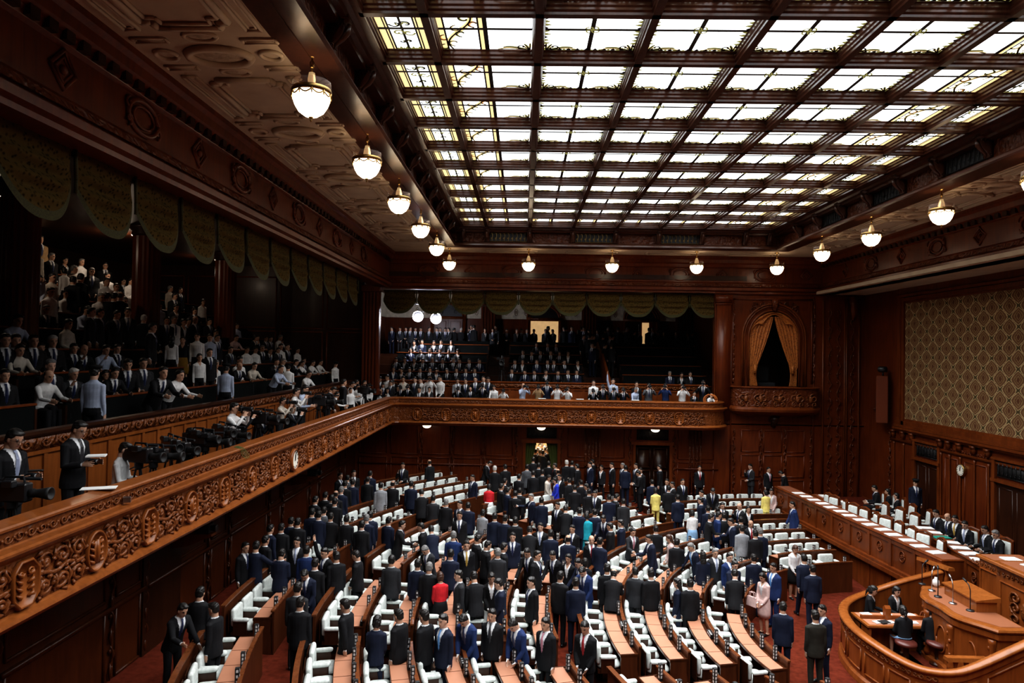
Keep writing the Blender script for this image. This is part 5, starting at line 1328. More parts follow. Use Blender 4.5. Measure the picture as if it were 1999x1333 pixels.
# speaker's rostrum
e=empty('speaker_rostrum',(0,0,0)); tag(e,'tall carved speaker rostrum desk at the right edge, cropped by the picture','rostrum')
b=MB(); b.box(11.42,16.35,ZP,12.4,17.25,2.28); b.box(11.22,12.6,ZP,12.5,16.35,2.36)
for y0,y1,x in((16.4,17.2,11.42),(14.6,16.2,11.22),(12.9,14.5,11.22)):
    for (p,q) in(((y0,1.1),(y1,1.1)),((y1,1.1),(y1,2.05)),((y1,2.05),(y0,2.05)),((y0,2.05),(y0,1.1))): b.tube([(x-.01,p[0],p[1]),(x-.01,q[0],q[1])],.022,6)
b.build('rostrum_body',W2,e)
b=MB(); b.bbox(11.36,16.35,2.28,12.46,17.32,2.36,.015); b.bbox(11.12,12.5,2.38,12.6,16.42,2.47,.02); b.build('rostrum_top',W3,e)
b=MB(); b.box(11.45,16.42,2.361,12.4,17.25,2.366); b.box(11.25,12.6,2.471,12.5,16.3,2.476); b.build('leather_top',D.materials['podium_leather'],e)
b=MB()
for y in(15.4,13.7):
    for s_ in(-1,1):
        for z in(1.35,1.6,1.82): b.tube([(11.19,y+s_*.3+x*1.2,z+yy) for x,yy in spiral(0,0,.15,1.3,z*3,14,s_)],.026,6)
    b.sphere((11.2,y,1.6),(.05,.14,.22),8,6)
for k in range(30): b.tube([(11.2,12.8+.15*k-.0*k+x,2.24+yy) for x,yy in spiral(0,0,.06,1.1,k,9)],.014,5)
b.build('carved_panel',M['carved'],e,True)
for k,(x,y,h,n) in enumerate(((11.85,16.75,.03,'sheaf'),(11.75,15.9,.02,'sheet'),(11.6,14.75,.20,'stack'))):
    b=MB(); b.box(-.16,-.2,0,.16,.2,h); b.box(-.12,-.22,h,.18,.16,h+.012); tag(b.build('paper_stack',M['paper'],None,False,(x,y,2.482 if k else 2.372),.3*k),'white paper %s on the speaker rostrum at right edge'%n,'paper')
for k,(x,y) in enumerate(((11.5,15.7),(11.45,15.2))):
    e=empty('microphone',(x,y,2.48)); tag(e,'black microphone on the speaker rostrum, %s from the far end'%ordn(k+1),'microphone')
    b=MB(); b.lathe([(.07,0),(.065,.02),(.02,.03)],12); b.build('microphone_base',M['plastic'],e); b=MB(); b.tube([(0,0,.02),(0,0,.3),(.1,.05,.42)],[.01,.01,.018],6); b.build('stem',M['plastic'],e)
# stenographers' table
e=empty('stenographers_table',(0,0,0)); tag(e,'low wooden stenographers table with tan top inside the curved enclosure','table')
b=MB(); b.bbox(8.15,16.2,.88,9.75,17.05,.94,.01); b.build('table_top',W3,e)
b=MB(); b.box(8.22,16.25,.94,9.0,16.60,.947); b.box(9.05,16.25,.94,9.7,16.60,.947); b.box(8.22,16.70,.94,9.7,17.0,.947); b.build('leather_top',M['pad'],e)
b=MB(); b.box(8.2,16.62,.2,9.7,16.68,1.02); b.build('middle_panel',W2,e)
for x in(8.2,9.65):
    b=MB(); b.box(x,16.25,.2,x+.06,17.0,.88); b.build('end_panel',W2,e)
for k,x in enumerate((8.75,9.72)):
    b=MB(); b.extrude([(0,0),(.22,0),(.22,.26),(.12,.32),(0,.26)],lambda p:(x,16.56+p[0]*.6,.95+p[1]),lambda p:(x+.13,16.56+p[0]*.6,.95+p[1])); tag(b.build('wooden_stand',W2),('left' if k==0 else 'right')+' small carved wooden stand on the stenographers table','stand')
for k,(x,y,r) in enumerate(((8.45,16.9,.1),(8.95,16.9,-.2),(9.5,16.88,.15),(8.5,16.4,.3),(8.75,16.4,.3),(9.3,16.42,-.1))):
    b=MB(); b.box(-.12,-.08,0,.12,.08,.008); tag(b.build('paper_sheet',M['paper'],None,False,(x,y,.956),r),'white sheet on the stenographers table, %s'%('far side, %s from left'%ordn(k+1) if k<3 else 'near side, %s from left'%ordn(k-2)),'paper')
b=MB(); b.box(-.12,-.09,0,.12,.09,.012); tag(b.build('notebook',M['black'],None,False,(8.62,16.38,.966),.3),'black notebook on the near side of the stenographers table','notebook')
for k,(x,y) in enumerate(((8.88,15.92),(9.6,15.92))):
    e=empty('round_stool',(x,y,.2)); tag(e,('left' if k==0 else 'right')+' round stool with brown leather seat under a stenographer','stool')
    b=MB(); b.lathe([(.18,.42),(.23,.44),(.235,.48),(.21,.515),(.05,.53)],22); b.build('seat',plain('brown_leather',(.10,.025,.018),.35),e,True)
    b=MB(); b.lathe([(.17,0),(.16,.04),(.06,.08),(.06,.42),(.18,.44)],16); b.build('pedestal',M['wood_dark'],e,True)
# ---------------------------------------------------------------- curved desks and armchairs of the members
MCH=armchair('member')
def glyph_plate(seed):
    rn=random.Random(seed); b=MB(); w=.036; H=.32
    b.box(-w,-w,0,w,w,H)
    n=rn.choice((3,4,4,4))
    for k in range(n):
        zc=H-.035-(H-.05)*k/n*1.0-.01
        for q in range(4):
            R_=Matrix.Rotation(q*PI/2,4,'Z')
            for s_ in range(3): b.box(-.021+.006*rn.random(),-w-.0015,zc-.018+.017*s_,.021-.006*rn.random(),-w,zc-.011+.017*s_,1,R_)
            b.box(-.005+.01*(rn.random()-.5),-w-.0016,zc-.02,.003,-w,zc+.024,1,R_)
            if rn.random()<.5: b.box(.012,-w-.0016,zc-.02,.018,-w,zc+.012,1,R_)
    return b
PL=[]
for k in range(4):
    o=glyph_plate(k).build('name_plate',[M['black'],plain('plate_white',(.8,.8,.8),.5) if k==0 else D.materials['plate_white']]); PL.append(o.data); D.objects.remove(o)
def pol(r,a): return (XC-r*math.cos(a),YC+r*math.sin(a))
RAIL=wood('desk_rail_wood',(0.10,0.030,0.010),(0.18,0.060,0.022),rough=.22,coat=.8)
def arcbox(b,r0,r1,a0,a1,z0,z1,n,mi=0):
    rings=[]
    for i in range(n+1):
        a=a0+(a1-a0)*i/n; p=pol(r0,a); q=pol(r1,a); rings.append([(*p,z0),(*q,z0),(*q,z1),(*p,z1)])
    return b.loft(rings,mi)
padc={}
nd=0; nch=0
def in_view(p,mg=60):
    q=proj(p); return q is not None and -mg<q[0]<1999+mg and q[1]<1333+mg
def desk(r,a0,a1,rown,blk,last):
    global nd,nch
    L=(a1-a0)*r; n=max(2,int(round(L/.60))); da=(a1-a0)/n; am=(a0+a1)/2
    z0=rake(*pol(r+.2,am))
    if not any(in_view((*pol(r,a0+(a1-a0)*t),z0+.9)) for t in (0,.25,.5,.75,1)): return
    nd+=1; seg=max(4,int(L/.25))
    e=empty('member_desk',(0,0,0)); tag(e,'curved dark member desk with tan pads, row %s from the rostrum, %s'%(ordn(rown),blk),'desk','curved members desks')
    b=MB(); arcbox(b,r,r+.05,a0,a1,z0-.15,z0+.89,seg); b.build('front_panel',M['desk'],e)
    b=MB(); arcbox(b,r-.012,r+.06,a0-.003,a1+.003,z0+.89,z0+.925,seg); b.build('top_rail',RAIL,e)
    b=MB(); arcbox(b,r+.05,r+.44,a0,a1,z0+.70,z0+.745,seg); arcbox(b,r+.05,r+.08,a0,a1,z0+.4,z0+.7,seg); b.build('desk_top',M['desk'],e)
    for a in(a0,a1):
        s_=1 if a==a0 else -1; b=MB(); arcbox(b,r+.03,r+.43,a,a+s_*.035/r,z0-.15,z0+.76,1); b.build('end_panel',M['desk'],e)
    for k in range(n):
        ac=a0+da*(k+.5)
        key=(round(r,2),round(da,4))
        if key not in padc:
            b=MB(); rings=[]
            for i in range(4):
                aa=(-.5+i/3)*da*.965; p=[(-(rr*math.cos(aa)-r),rr*math.sin(aa)) for rr in(r+.125,r+.43)]
                rings.append([(*p[0],0),(*p[1],0),(*p[1],.014),(*p[0],.014)])
            b.loft(rings); o=b.build('writing_pad',M['pad']); padc[key]=o.data; D.objects.remove(o)
        p=pol(r,ac); o=D.objects.new('writing_pad',padc[key]); COL.objects.link(o); o.parent=e; o.location=(p[0],p[1],z0+.746); o.rotation_euler.z=-ac
        p=pol(r+.078,ac+da*.18); o=D.objects.new('name_plate',PL[(k*3+rown)%4]); COL.objects.link(o); o.parent=e; o.rotation_euler.z=-ac
        o.location=(p[0],p[1],z0+.746)
        if (k*7+rown*5+int(a0*10))%11==0: o.rotation_euler=(PI/2,0,-ac); o.location.z=z0+.80
        # the armchair behind
        p=pol(r+.685,ac); zc=rake(*pol(r+.70,ac))
        if in_view((*p,zc+1.0),25) and p[0]>XL+.35 and p[1]<YF-.4:
            nch+=1
            MCH.make((*p,zc),PI/2-ac+(0.05*math.sin(k*2.1+rown)),'white damask armchair, %s seat from the near end, row %s from the rostrum, %s'%(ordn(k+1),ordn(rown),blk),'white armchairs of the members','chair')
    if last:
        z1=rake(*pol(r+1.1,am)); b=MB(); arcbox(b,r+1.02,r+1.07,a0,a1,z1-.15,z1+.92,seg); b.build('back_panel',M['desk'],e)
        b=MB(); arcbox(b,r+1.0,r+1.10,a0,a1,z1+.92,z1+.955,seg); b.build('back_rail',RAIL,e)
dg_=math.radians
def aX(r,x): 
    v=(XC-x)/r; return math.acos(max(-1,min(1,v)))
ROWS=[5.6,6.6,7.6,8.6,10.3,11.3,12.3,13.3,14.3,16.2,17.2,18.2,19.2]
for i,r in enumerate(ROWS):
    last=i in(3,8,12)
    blocks=[]
    if r<16.5:
        blocks.append((-1.45/r,1.45/r,'centre block')); blocks.append((-(2.4+.30*r)/r,-2.35/r,'near block'))
    g0=2.35/r
    if i<4:
        blocks.append((g0,dg_(56),'second block')); blocks.append((dg_(62)+i*.035,aX(r,10.2-.06*i),'right-hand block'))
    elif i<9:
        blocks.append((g0,dg_(31),'second block')); blocks.append((dg_(36),dg_(57),'third block'))
        e_=aX(r,10.2)
        if r<13: blocks.append((dg_(62),min(e_,dg_(87)),'right-hand block'))
    else:
        if i<11: blocks.append((g0,dg_(28),'second block'))
        blocks.append((dg_(33),dg_(46 if i<11 else 44),'third block'))
        if i<11: blocks.append((dg_(50),dg_(58),'corner block'))
    for a0,a1,nm in blocks:
        if r>17 and a1>.1:                                   # stop at the walls
            while pol(r+1.3,a0)[0]<XL+.15 and a0<a1: a0+=.01
        while pol(r+1.3,a1)[1]>YF-.2 and a1>a0: a1-=.01
        if a1-a0<1.0/r: continue
        if pol(r,a1)[0]<XL+.6 and pol(r,a0)[0]<XL+.6: continue
        if min(pol(r+1.3,a0)[0],pol(r+1.3,a1)[0],pol(r+1.3,(a0+a1)/2)[0])<XL+.1: continue
        desk(r,a0,a1,i+1,nm,last or (i==9 and nm in('centre block','near block')) or (i==10 and nm=='second block'))
print('DESKS',nd,'CHAIRS',nch)
# ---------------------------------------------------------------- people
# each line: x y of the top of the head in the photo, facing (0 towards camera, 90 right, 180 away, 270 left), pose, clothes, options
FLOOR="""
360 1181 60 reach k
392 1146 180 stand k
416 1176 260 stand k
480 1059 60 stand k
501 1056 165 side n
520 1045 150 stand k
529 1024 150 stand n
550 1021 180 stand k
569 1009 180 stand n
582 1011 180 stand k
579 1049 0 stand k t2
551 1072 180 low n
599 1065 180 stand b
632 1070 330 wave k
616 1090 180 stand k
656 1077 215 stand k
692 1075 265 low k
592 1117 0 bow n
582 1136 180 stand c
587 1165 180 stand k
672 1170 255 walk k
737 1202 180 low n f
777 1190 240 stand k
765 1084 180 stand c
677 1006 180 stand k
716 1004 180 stand n G
707 1016 180 stand k
722 998 200 stand n
760 1009 150 stand n
787 1017 100 shake k
646 1001 180 stand k
610 992 180 stand n
623 997 180 stand n
633 989 180 stand g
820 1021 270 shake k
841 1026 200 reach n
897 999 0 stand k t0
885 1037 180 phone b G
826 1069 330 bow c G
880 1072 180 stand n
816 1091 180 stand n
911 1056 10 stand k t3
936 1044 120 low k
955 1056 110 low k
966 1001 180 stand n
987 1005 160 stand n
1006 1009 180 stand k
972 1070 180 stand c G
985 1060 110 stand k
1001 1040 0 stand n t0
1034 1027 180 reach k
1055 1021 350 stand k t2
1075 1034 180 stand n
1027 1072 330 desk k
1050 1075 60 stand k
1077 1077 330 desk k
1109 1044 180 stand n d
1117 1025 340 stand k
1145 1001 180 low teal f
1161 994 180 stand n
1155 1046 0 stand k d t1
1172 1049 150 stand n
1177 1007 340 reach n
1190 1020 250 stand k
1211 1014 255 stand n
1237 1032 20 shake c t4
1265 1044 280 shake n
1280 1026 180 stand k
838 1098 180 stand k G
858 1117 205 low red f N s:blk
894 1114 290 stand c
924 1115 200 desk k t4
960 1120 10 low blk f t3 p:wht
970 1130 275 low n
1036 1127 300 stand k
1095 1115 150 stand k
1109 1082 330 stand k f
1126 1092 300 desk n
1142 1090 180 stand k f
1134 1110 330 bow b
1124 1127 180 stand n
1185 1100 180 stand k
1199 1110 165 reach k d
1240 1107 160 side c
1270 1110 190 stand k
827 1190 240 stand k
864 1200 320 stand n t6
900 1204 330 bow b
960 1190 340 stand k t5
996 1214 320 bow b
1064 1207 320 stand k t4
1140 1215 330 low k t1
1304 1044 270 low rose f N l
1321 1051 170 stand k
1346 1061 290 desk n G t6
1372 1077 180 stand n f l
1397 1072 10 stand c t2 G
1425 1080 20 stand b t6
1436 1096 20 shake n t0
1434 1111 170 desk k
1471 1082 180 stand n
1487 1119 300 low pnk f u s:pnk
1509 1100 300 stand b t6
1350 995 190 low wht f s:skb
1390 1004 90 shake k
1404 999 90 stand b
1413 1000 180 stand k
1425 1012 270 shake n
1446 1008 180 stand k
1448 1025 180 stand lg
1466 1016 0 stand k t1 d
1461 988 0 stand k f l
1474 1034 180 stand k
1484 1030 180 stand n G
1554 1066 10 low wht f N s:blk
1569 1082 180 walk n
1586 1102 180 stand n
1321 1129 250 stand n f l s:n
1347 1130 180 stand k
1529 1175 155 stand n
1591 1192 180 stand o
1604 1181 300 stand n
1546 979 270 walk b
665 923 60 stand k
679 927 180 stand g
691 918 20 phone k
723 919 180 stand n
674 938 180 stand k
667 949 170 stand n G
656 957 180 stand k d
648 965 190 stand k
636 960 170 stand k
617 968 150 stand k
689 935 180 stand n
718 930 180 stand k
654 972 180 stand k
743 942 200 stand lg
767 938 180 stand k d
803 939 180 stand n
823 955 190 desk k
846 966 180 stand c
871 974 180 stand k G
897 978 330 stand n
914 980 180 stand n
838 897 220 stand k d
786 903 350 phone k
922 927 320 stand n
955 944 180 low red f s:wht
960 901 80 bow k
966 909 180 stand k W
986 906 200 stand k
980 944 120 stand k
986 933 140 stand k
993 951 120 stand n
1006 958 180 stand k
1015 952 170 stand k
1036 964 290 side n G
1014 925 150 stand k
1041 918 180 stand k
1029 906 180 stand g
1041 892 180 stand k
944 994 160 low lg f s:g
1059 916 180 stand k
1052 903 170 stand k
1072 900 160 stand k
1083 904 260 stand k t1
1089 915 200 stand k d
1092 926 330 stand k
1073 927 60 low crm f
1082 933 290 low roy f
1106 898 190 stand k W
1117 899 170 stand k
1126 905 240 stand k
1151 902 300 stand n
1156 896 250 stand k
1174 908 320 stand k f
1194 903 290 stand k
1215 904 300 stand c G
1221 908 180 stand n
1241 904 300 stand c
1250 913 320 stand k
1244 919 250 note k
1287 907 250 stand k
1366 909 0 stand k t1
1111 933 200 stand k
1134 936 200 stand k
1143 944 250 low k
1122 946 180 stand k
1150 954 180 stand k
1161 958 340 low k
1189 965 180 stand n
1206 964 110 low k
1217 973 180 stand c
1057 971 180 stand n
1088 980 330 stand k
1104 987 180 desk k
1131 991 180 stand n
1273 936 180 stand n
1279 952 185 low yel f
1302 935 340 stand k
1312 940 280 stand k
1305 947 180 stand k
1323 965 180 stand n
1333 935 10 stand k
1369 957 300 stand n
1367 971 250 stand n
1392 955 350 bow k
1411 981 350 phone k
1400 989 190 stand n
1382 987 180 stand n
1443 982 300 phone k d
1464 906 290 phone c
1501 912 20 stand k t4
1521 920 240 bow k
1494 956 185 side yel f
1506 954 340 low rose f
"""
OFF="""
1705 947 250 sitt k P
1732 954 250 sit k f l P
1749 962 250 sit k f b P
1788 936 350 stand n P cap
1825 995 280 sitt k P
1848 1002 290 sitt k d P
1863 1006 300 sitt k t3 P
1882 1017 300 sitt k t2 P
1920 1026 270 sitt k t2 P
1941 1035 280 sitt k G t0 P
1708 1144 55 sitt k f u R
1753 1146 20 sitt k f R
1761 1181 175 sitt k f u R s:skb
1816 1181 170 sitt k f R
"""
PRESS="""
34 839 80 note k H g t2
160 823 80 note k H g t5
250 860 100 sidecam wht J
459 786 90 cam wht J
480 794 90 cam k
375 825 100 cam k
512 805 95 cam k
554 776 90 cam crm J
572 782 100 cam k
580 757 95 cam wht J
598 750 90 note lb J
656 756 110 bow k
661 778 100 rail wht J
672 734 120 stand k
698 741 110 low k
"""
LEFTG="""
186 715 185 stand lb J c
442 711 190 stand lb J c
563 713 190 stand wht J c
656 709 60 stand wht J c
10 741 60 sit k
99 729 70 sitr wht J d
146 730 60 sitf c W
207 726 55 sit k f
227 727 60 sitr k
319 707 60 rail k
352 722 80 rail wht J
390 697 40 stand wht J f
410 680 50 stand k
470 709 60 sitr k d
499 714 60 sitr crm J
549 713 70 rail lb J
592 707 70 sitr wht J
604 718 70 sitr wht J
613 707 70 sitr wht J
628 703 70 sitr wht J
639 706 70 sitr wht J
645 707 70 sitr k
42 684 65 sitr crm J
80 684 60 sit k
100 685 60 sit k G
145 677 55 sit k
166 686 60 sitf k d
209 677 60 sitf lb J
230 677 60 sit k
251 690 40 sitt k
281 686 50 sit c
336 655 200 stand wht f J l
357 657 20 stand blk f J s:must
385 650 20 stand wht J
410 655 30 stand lb J
425 655 60 stand k
451 680 60 sit c
469 686 65 sit wht J
483 680 60 sit wht J
500 679 60 sit wht J
529 686 50 sitf k
544 680 60 sit c
562 685 50 sit wht J
582 680 65 sit wht J
604 682 60 sit k
618 683 60 sitr lb J
463 657 60 sitr rose J
477 657 60 sit wht J
503 660 60 sit k
520 658 60 sit c
529 660 60 sit k
549 664 60 sit wht J
562 665 60 sit k
577 662 60 sit wht J
589 664 60 sit lb J
599 664 60 sitf tan J
12 637 55 sit k
32 639 55 sit k
67 640 55 sit k
104 642 55 sit k W
37 602 70 sitr lb J
91 597 60 sit k G
111 609 50 sit crm J d
180 600 110 stand k
197 602 100 stand k
230 606 60 side k
250 601 40 stand k
282 617 180 stand k W
299 626 100 stand k
326 624 40 stand k
341 617 60 stand wht G
359 622 60 stand k f
382 617 70 stand k d
410 622 60 sit k
431 629 60 sit k
444 630 60 sit k
124 521 260 stand wht f J
209 542 60 stand wht J
262 560 20 stand wht J
159 534 180 stand k
144 539 185 stand k
210 571 180 stand k
224 571 180 stand k
236 566 180 stand k d
80 447 60 stand tan
74 484 180 stand crm J d
463 632 60 sit lb J
477 597 60 stand wht J
"""
FARS="""
764 649,780 658,792 653,801 650,811 649,821 650,838 655,852 650,859 649,869 658,875 650,887 656,901 650 W,916 649,922 651,947 654 f,962 651,989 654,1009 663 f,1018 655,1029 653,1042 652,1065 651,1078 653,
1129 658 f,1142 656,1149 658 f,1166 655,1182 658,1188 660,1197 659,1218 660 W,1239 656,1248 656,1269 656,1283 660,1297 662,1320 659,1343 666 f,1353 668"""
FARR=[[(999,722),(1024,726),(1043,724),(1066,722),(1089,725),(1109,726),(1126,726),(768,717),(783,718),(799,717),(820,717),(839,720),(852,719),(872,719),(891,718),(909,722),(927,718),(1090,725),(1308,718),(1331,721),(1348,730)],
 [(1005,707),(1020,708),(1048,708),(1069,709),(1081,708),(1102,709),(1128,710),(773,699),(790,699),(808,700),(825,699),(844,700),(864,702),(885,703),(897,703),(916,703),(936,705)],
 [(1021,690),(1038,689),(1055,688),(1075,691),(1092,692),(1109,692),(801,684),(820,684),(839,685),(859,685),(876,684),(894,684)],
 [(1048,670),(1069,672),(1086,670),(808,668),(824,668),(847,668),(861,671),(881,672)]]
PRF="""
741 735 0 note k
755 730 340 low wht J
766 742 0 bow k
782 752 10 cam k
787 734 0 low crm f J
796 750 0 cam k
810 736 350 stand c
818 755 0 sitr k
820 737 330 low wht J
838 755 0 low c f
839 731 10 cam wht J
858 731 330 low wht J
893 738 0 low lg
894 754 0 cam k
909 739 0 stand k
918 756 0 desk k d
928 735 0 stand k
944 729 0 stand c
942 748 0 cam k
953 736 0 note k
964 752 0 desk wht J
983 758 0 cam wht J
1022 748 30 cam lb J d
1051 750 0 cam tan J
1068 742 0 cam n
1088 750 0 cam wht J
1108 755 340 cam wht J
1158 758 0 cam k
1159 742 0 stand wht J
1177 750 0 cam k
1197 738 0 wave lb J
1198 754 0 cam c W
1217 756 0 cam k
1243 745 0 stand k
1243 757 20 desk lb J G
1267 748 0 cam g
1299 748 340 cam b J
1333 750 0 cam wht J
1356 765 0 phone k
1373 742 340 cam k
1391 768 20 rail wht J d
"""
def opts(t):
    o=dict(hair='B'); 
    for q in t:
        if q in 'GWN' and len(q)==1: o['hair']=q
        elif q=='d': o['style']='bald'
        elif q=='f': o['fem']=True
        elif q=='l': o['style']='long'
        elif q=='u': o['style']='tail'
        elif q=='J': o['jacket']=False
        elif q.startswith('s:'): o['skirt']=q[2:]
        elif q.startswith('p:'): o['trou']=q[2:]
        elif q[0]=='t' and q[1:].isdigit(): o['tie']=int(q[1:])
        elif q=='H': o['hi']=True
        elif q=='g': o['glasses']=True
        elif q in('cap','c'): o['cap']=q
        elif q in'PR': o['zone']=q
    if o.get('fem') and o.get('style')=='bald': del o['style']
    return o
def parse(txt):
    out=[]
    for ln in txt.strip().split('\n'):
        w=ln.split(); out.append((float(w[0]),float(w[1]),float(w[2]),w[3],w[4],opts(w[5:])))
    return out
def fig_for(pose,o,vox): 
    fem=o.get('fem',False); return figure(pose,fem,o.get('jacket',True),o.get('skirt') is not None,o.get('style') or('bob' if fem else 'short'),vox)
CN={'k':'black-suited','n':'navy-suited','b':'blue-suited','c':'charcoal-suited','g':'grey-suited','lg':'light-grey-suited','o':'dark-olive-suited','red':'red-jacketed','yel':'yellow-jacketed','teal':'teal-jacketed','roy':'royal-blue-jacketed','crm':'cream-jacketed','wht':'white-jacketed','pnk':'pink-dressed','tan':'tan-jacketed','blk':'black-jacketed','rose':'pale-pink-jacketed'}
SN={'wht':'white-shirted','lb':'pale-blue-shirted','crm':'cream-shirted','rose':'pink-shirted','tan':'tan-shirted','b':'blue-shirted','blk':'black-topped','k':'black-shirted'}
PN={'shake':'reaching out a hand','bow':'bowing the head','phone':'hand to face','walk':'walking','cam':'raising a camera','rail':'leaning on the rail','sitr':'leaning on the bench','sitf':'resting chin on hand','sit':'seated','sitt':'seated at desk','note':'holding notes','wave':'raising one hand','desk':'bending to the desk','reach':'reaching to a desk','side':'arm outstretched'}
ZN={'F1':'along the far wall','F2':'among the far rows','F3':'among the middle rows','F4':'among the near middle rows','F5':'among the nearest rows','P':'on the right platform','R':'in the rostrum enclosure','W':'on the press walkway','G1':'low in the left gallery','G2':'midway up the left gallery','G3':'high in the left gallery','Q':'on the far balcony','QF':'at the back of the far gallery'}
PEOPLE=[]; BAKE=[]
def head_off(F,sc,face):
    h=F['HM']@Vector((0,0,.125)); R_=Matrix.Rotation(math.radians(face),3,'Z'); return R_@(h*sc)
def solve(px,py,face,pose,o,h,zf,vox=.0115):
    F=fig_for(pose,o,vox); sc=h/1.712; ho=head_off(F,sc,face)
    d=ray(px,py); t=10.0
    lo,hi=2.0,60.0
    # walk along the ray to where the head height equals floor + head height
    best=None; prev=None
    for i in range(800):
        t=3+i*.05; p=EYE+d*t; b=p-ho; e=(zf(b.x,b.y)-b.z)
        if prev is not None and (prev<0)!=(e<0): return b
        prev=e
    return None
def desc(suit,o,pose,face):
    if 'cap' in o: who='uniformed guard with cap'
    else:
        c=(CN if o.get('jacket',True) else SN).get(suit,'dark-suited'); who=c+(' woman' if o.get('fem') else ' man')
    if o.get('style')=='bald': who='balding '+who
    elif o['hair'] in'GW': who='grey-haired '+who
    f=face%360
    v='facing camera' if f<50 or f>310 else ('seen from behind' if 130<f<230 else ('turned right' if f<=130 else 'turned left'))
    a=PN.get(pose)
    return who+' '+(a if a else v)
def cap_on(b,F,blue=False):
    c=MB(); HMx=F['HM']
    c.loft([_ring((0,y,z),a,bb,18,HMx) for z,a,bb,y in((.055,.086,.104,.006),(.085,.088,.106,.006),(.10,.115,.135,.0),(.135,.118,.138,.004),(.15,.06,.07,.008))])
    c.loft([_ring((0,-.085,z),.075,.06,14,HMx) for z in(.052,.062)])
    c.build('peaked_cap',CLO['blk'] if not blue else CLO['n'],b,True)
def add(px,py,face,pose,suit,o,base,h,zone,vox=.0115):
    kw={k:v for k,v in o.items() if k in('hair','fem','style','skirt','trou','tie','glasses')}
    jk=o.get('jacket',True)
    b=person(base,face,pose,suit if jk else 'k',jacket=jk,shirt=(suit if not jk else None),h=h,voxel=vox,**kw)
    if 'cap' in o: cap_on(b,fig_for(pose,o,vox))
    PEOPLE.append((b,zone,px,desc(suit,o,pose,face),pose))
    return b
LAST=[]
for px,py,face,pose,suit,o in parse(FLOOR):
    h=(1.60 if o.get('fem') else 1.70)+random.uniform(-.03,.04)
    b=solve(px,py,face,pose,o,h,rake)
    if b is None: print('no place',px,py); continue
    if b.y>YF-.35 and not(.2<b.x<1.5): b.y=YF-.35
    b.z=rake(b.x,b.y)
    zone='F1' if py<930 else 'F2' if py<975 else 'F3' if py<1025 else 'F4' if py<1100 else 'F5'
    add(px,py,face,pose,suit,o,b,h,zone)
for px,py,face,pose,suit,o in parse(OFF):
    z0=ZP if o['zone']=='P' else .2
    h=1.62 if o.get('fem') else 1.72
    b=solve(px,py,face,pose,o,h,lambda x,y:z0)
    w_=add(px,py,face,pose,suit,o,b,h,o['zone'])
    if o['zone']=='P' and pose!='stand' and px!=1863: PCH.make((b.x-.02*math.sin(math.radians(face)),b.y,ZP-.0),math.radians(face),'white damask armchair under the official, %s from the far end of the platform'%ordn(len(LAST)+1),'armchairs of the officials','chair'); LAST.append(1)
HI=.0068
for px,py,face,pose,suit,o in parse(PRESS):
    side=pose=='sidecam'; pose='note' if side else pose
    if px<300: o['hi']=True
    vx=HI if o.get('hi') else .0115; h=1.72
    tilt=0
    b=solve(px,py,face,pose,o,h,lambda x,y:4.22,vx)
    if b is None or not(-7.25<b.x<-6.42):
        x=-6.75; d=at_x(px,py,x); F=fig_for(pose,o,vx); ho=head_off(F,h/1.712,face); b=d-ho
        zt=b.z
        if b.z<4.0 and pose in('cam','note'):                 # crouching behind the rail
            b.z=4.22
            pose='crouch' if pose=='cam' else 'sitt'; F=fig_for(pose,o,vx); ho=head_off(F,h/1.712,face); b=Vector((d.x-ho.x,d.y-ho.y,4.22))
        else:
            b.z=4.22; h=min(1.85,max(1.5,h*(d.z-4.22)/(d.z-zt)))
    add(px,py,face,pose,suit,o,b,h,'W',vx)
for px,py,face,pose,suit,o in parse(LEFTG):
    best=None; sit=POSE[pose][0]=='si'
    for i in range(-1,8):
        if 'cap' in o and i>=0: break
        xr=(GX(i)-.02 if sit else GX(i)+.12) if i>=0 else -8.2; zf=GZ(i) if i>=0 else 5.02
        h=1.60 if o.get('fem') else 1.72
        F=fig_for(pose,o,.0115); ho=head_off(F,h/1.712,face)
        T_=at_x(px,py,xr+ho.x); e=T_.z-ho.z-zf
        if best is None or abs(e)<abs(best[0]): best=(e,T_-ho,zf,h)
    e,b,zf,h=best; b.z=zf
    if b.y<2 or b.y>30.25: continue
    if any(math.hypot(b.x+11.75,b.y-yc)<.8 for yc in(15.6,20.9,26.5)): continue
    hh=h*(1+max(-.06,min(.06,e/1.7)))
    if py<600: BAKE.append((figure(pose,o.get('fem',False),o.get('jacket',True),o.get('skirt') is not None,o.get('style') or('bob' if o.get('fem') else 'short'),.018),b,face,hh/1.712,suit if suit in CLO else 'k',o)); continue
    add(px,py,face,pose,suit,o,b,hh,'G1' if py>690 else 'G2' if py>635 else 'G3')
for px,py,face,pose,suit,o in parse(PRF):
    h=1.70; yy=random.uniform(30.05,30.75); x_=None
    F=fig_for(pose,o,.0115); T_=at_y(px,py,30.3 if py>745 else 30.75); ho=head_off(F,h/1.712,face); b=T_-ho
    hh=T_.z-4.22
    if hh<1.28 and POSE[pose][0]!='si':
        pose={'cam':'crouch','desk':'sitt','rail':'sitr','low':'sitt','stand':'sit','phone':'sitf'}.get(pose,'sitt'); F=fig_for(pose,o,.0115); ho=head_off(F,h/1.712,face); T_=at_y(px,py,30.62+ho.y); b=T_-ho; hh=T_.z-4.22
    top=(F['HM']@Vector((0,0,.125))).z/1.712
    b.z=4.22
    h=min(1.86,max(1.35,hh/top))
    add(px,py,face,pose,suit,o,b,h,'Q')
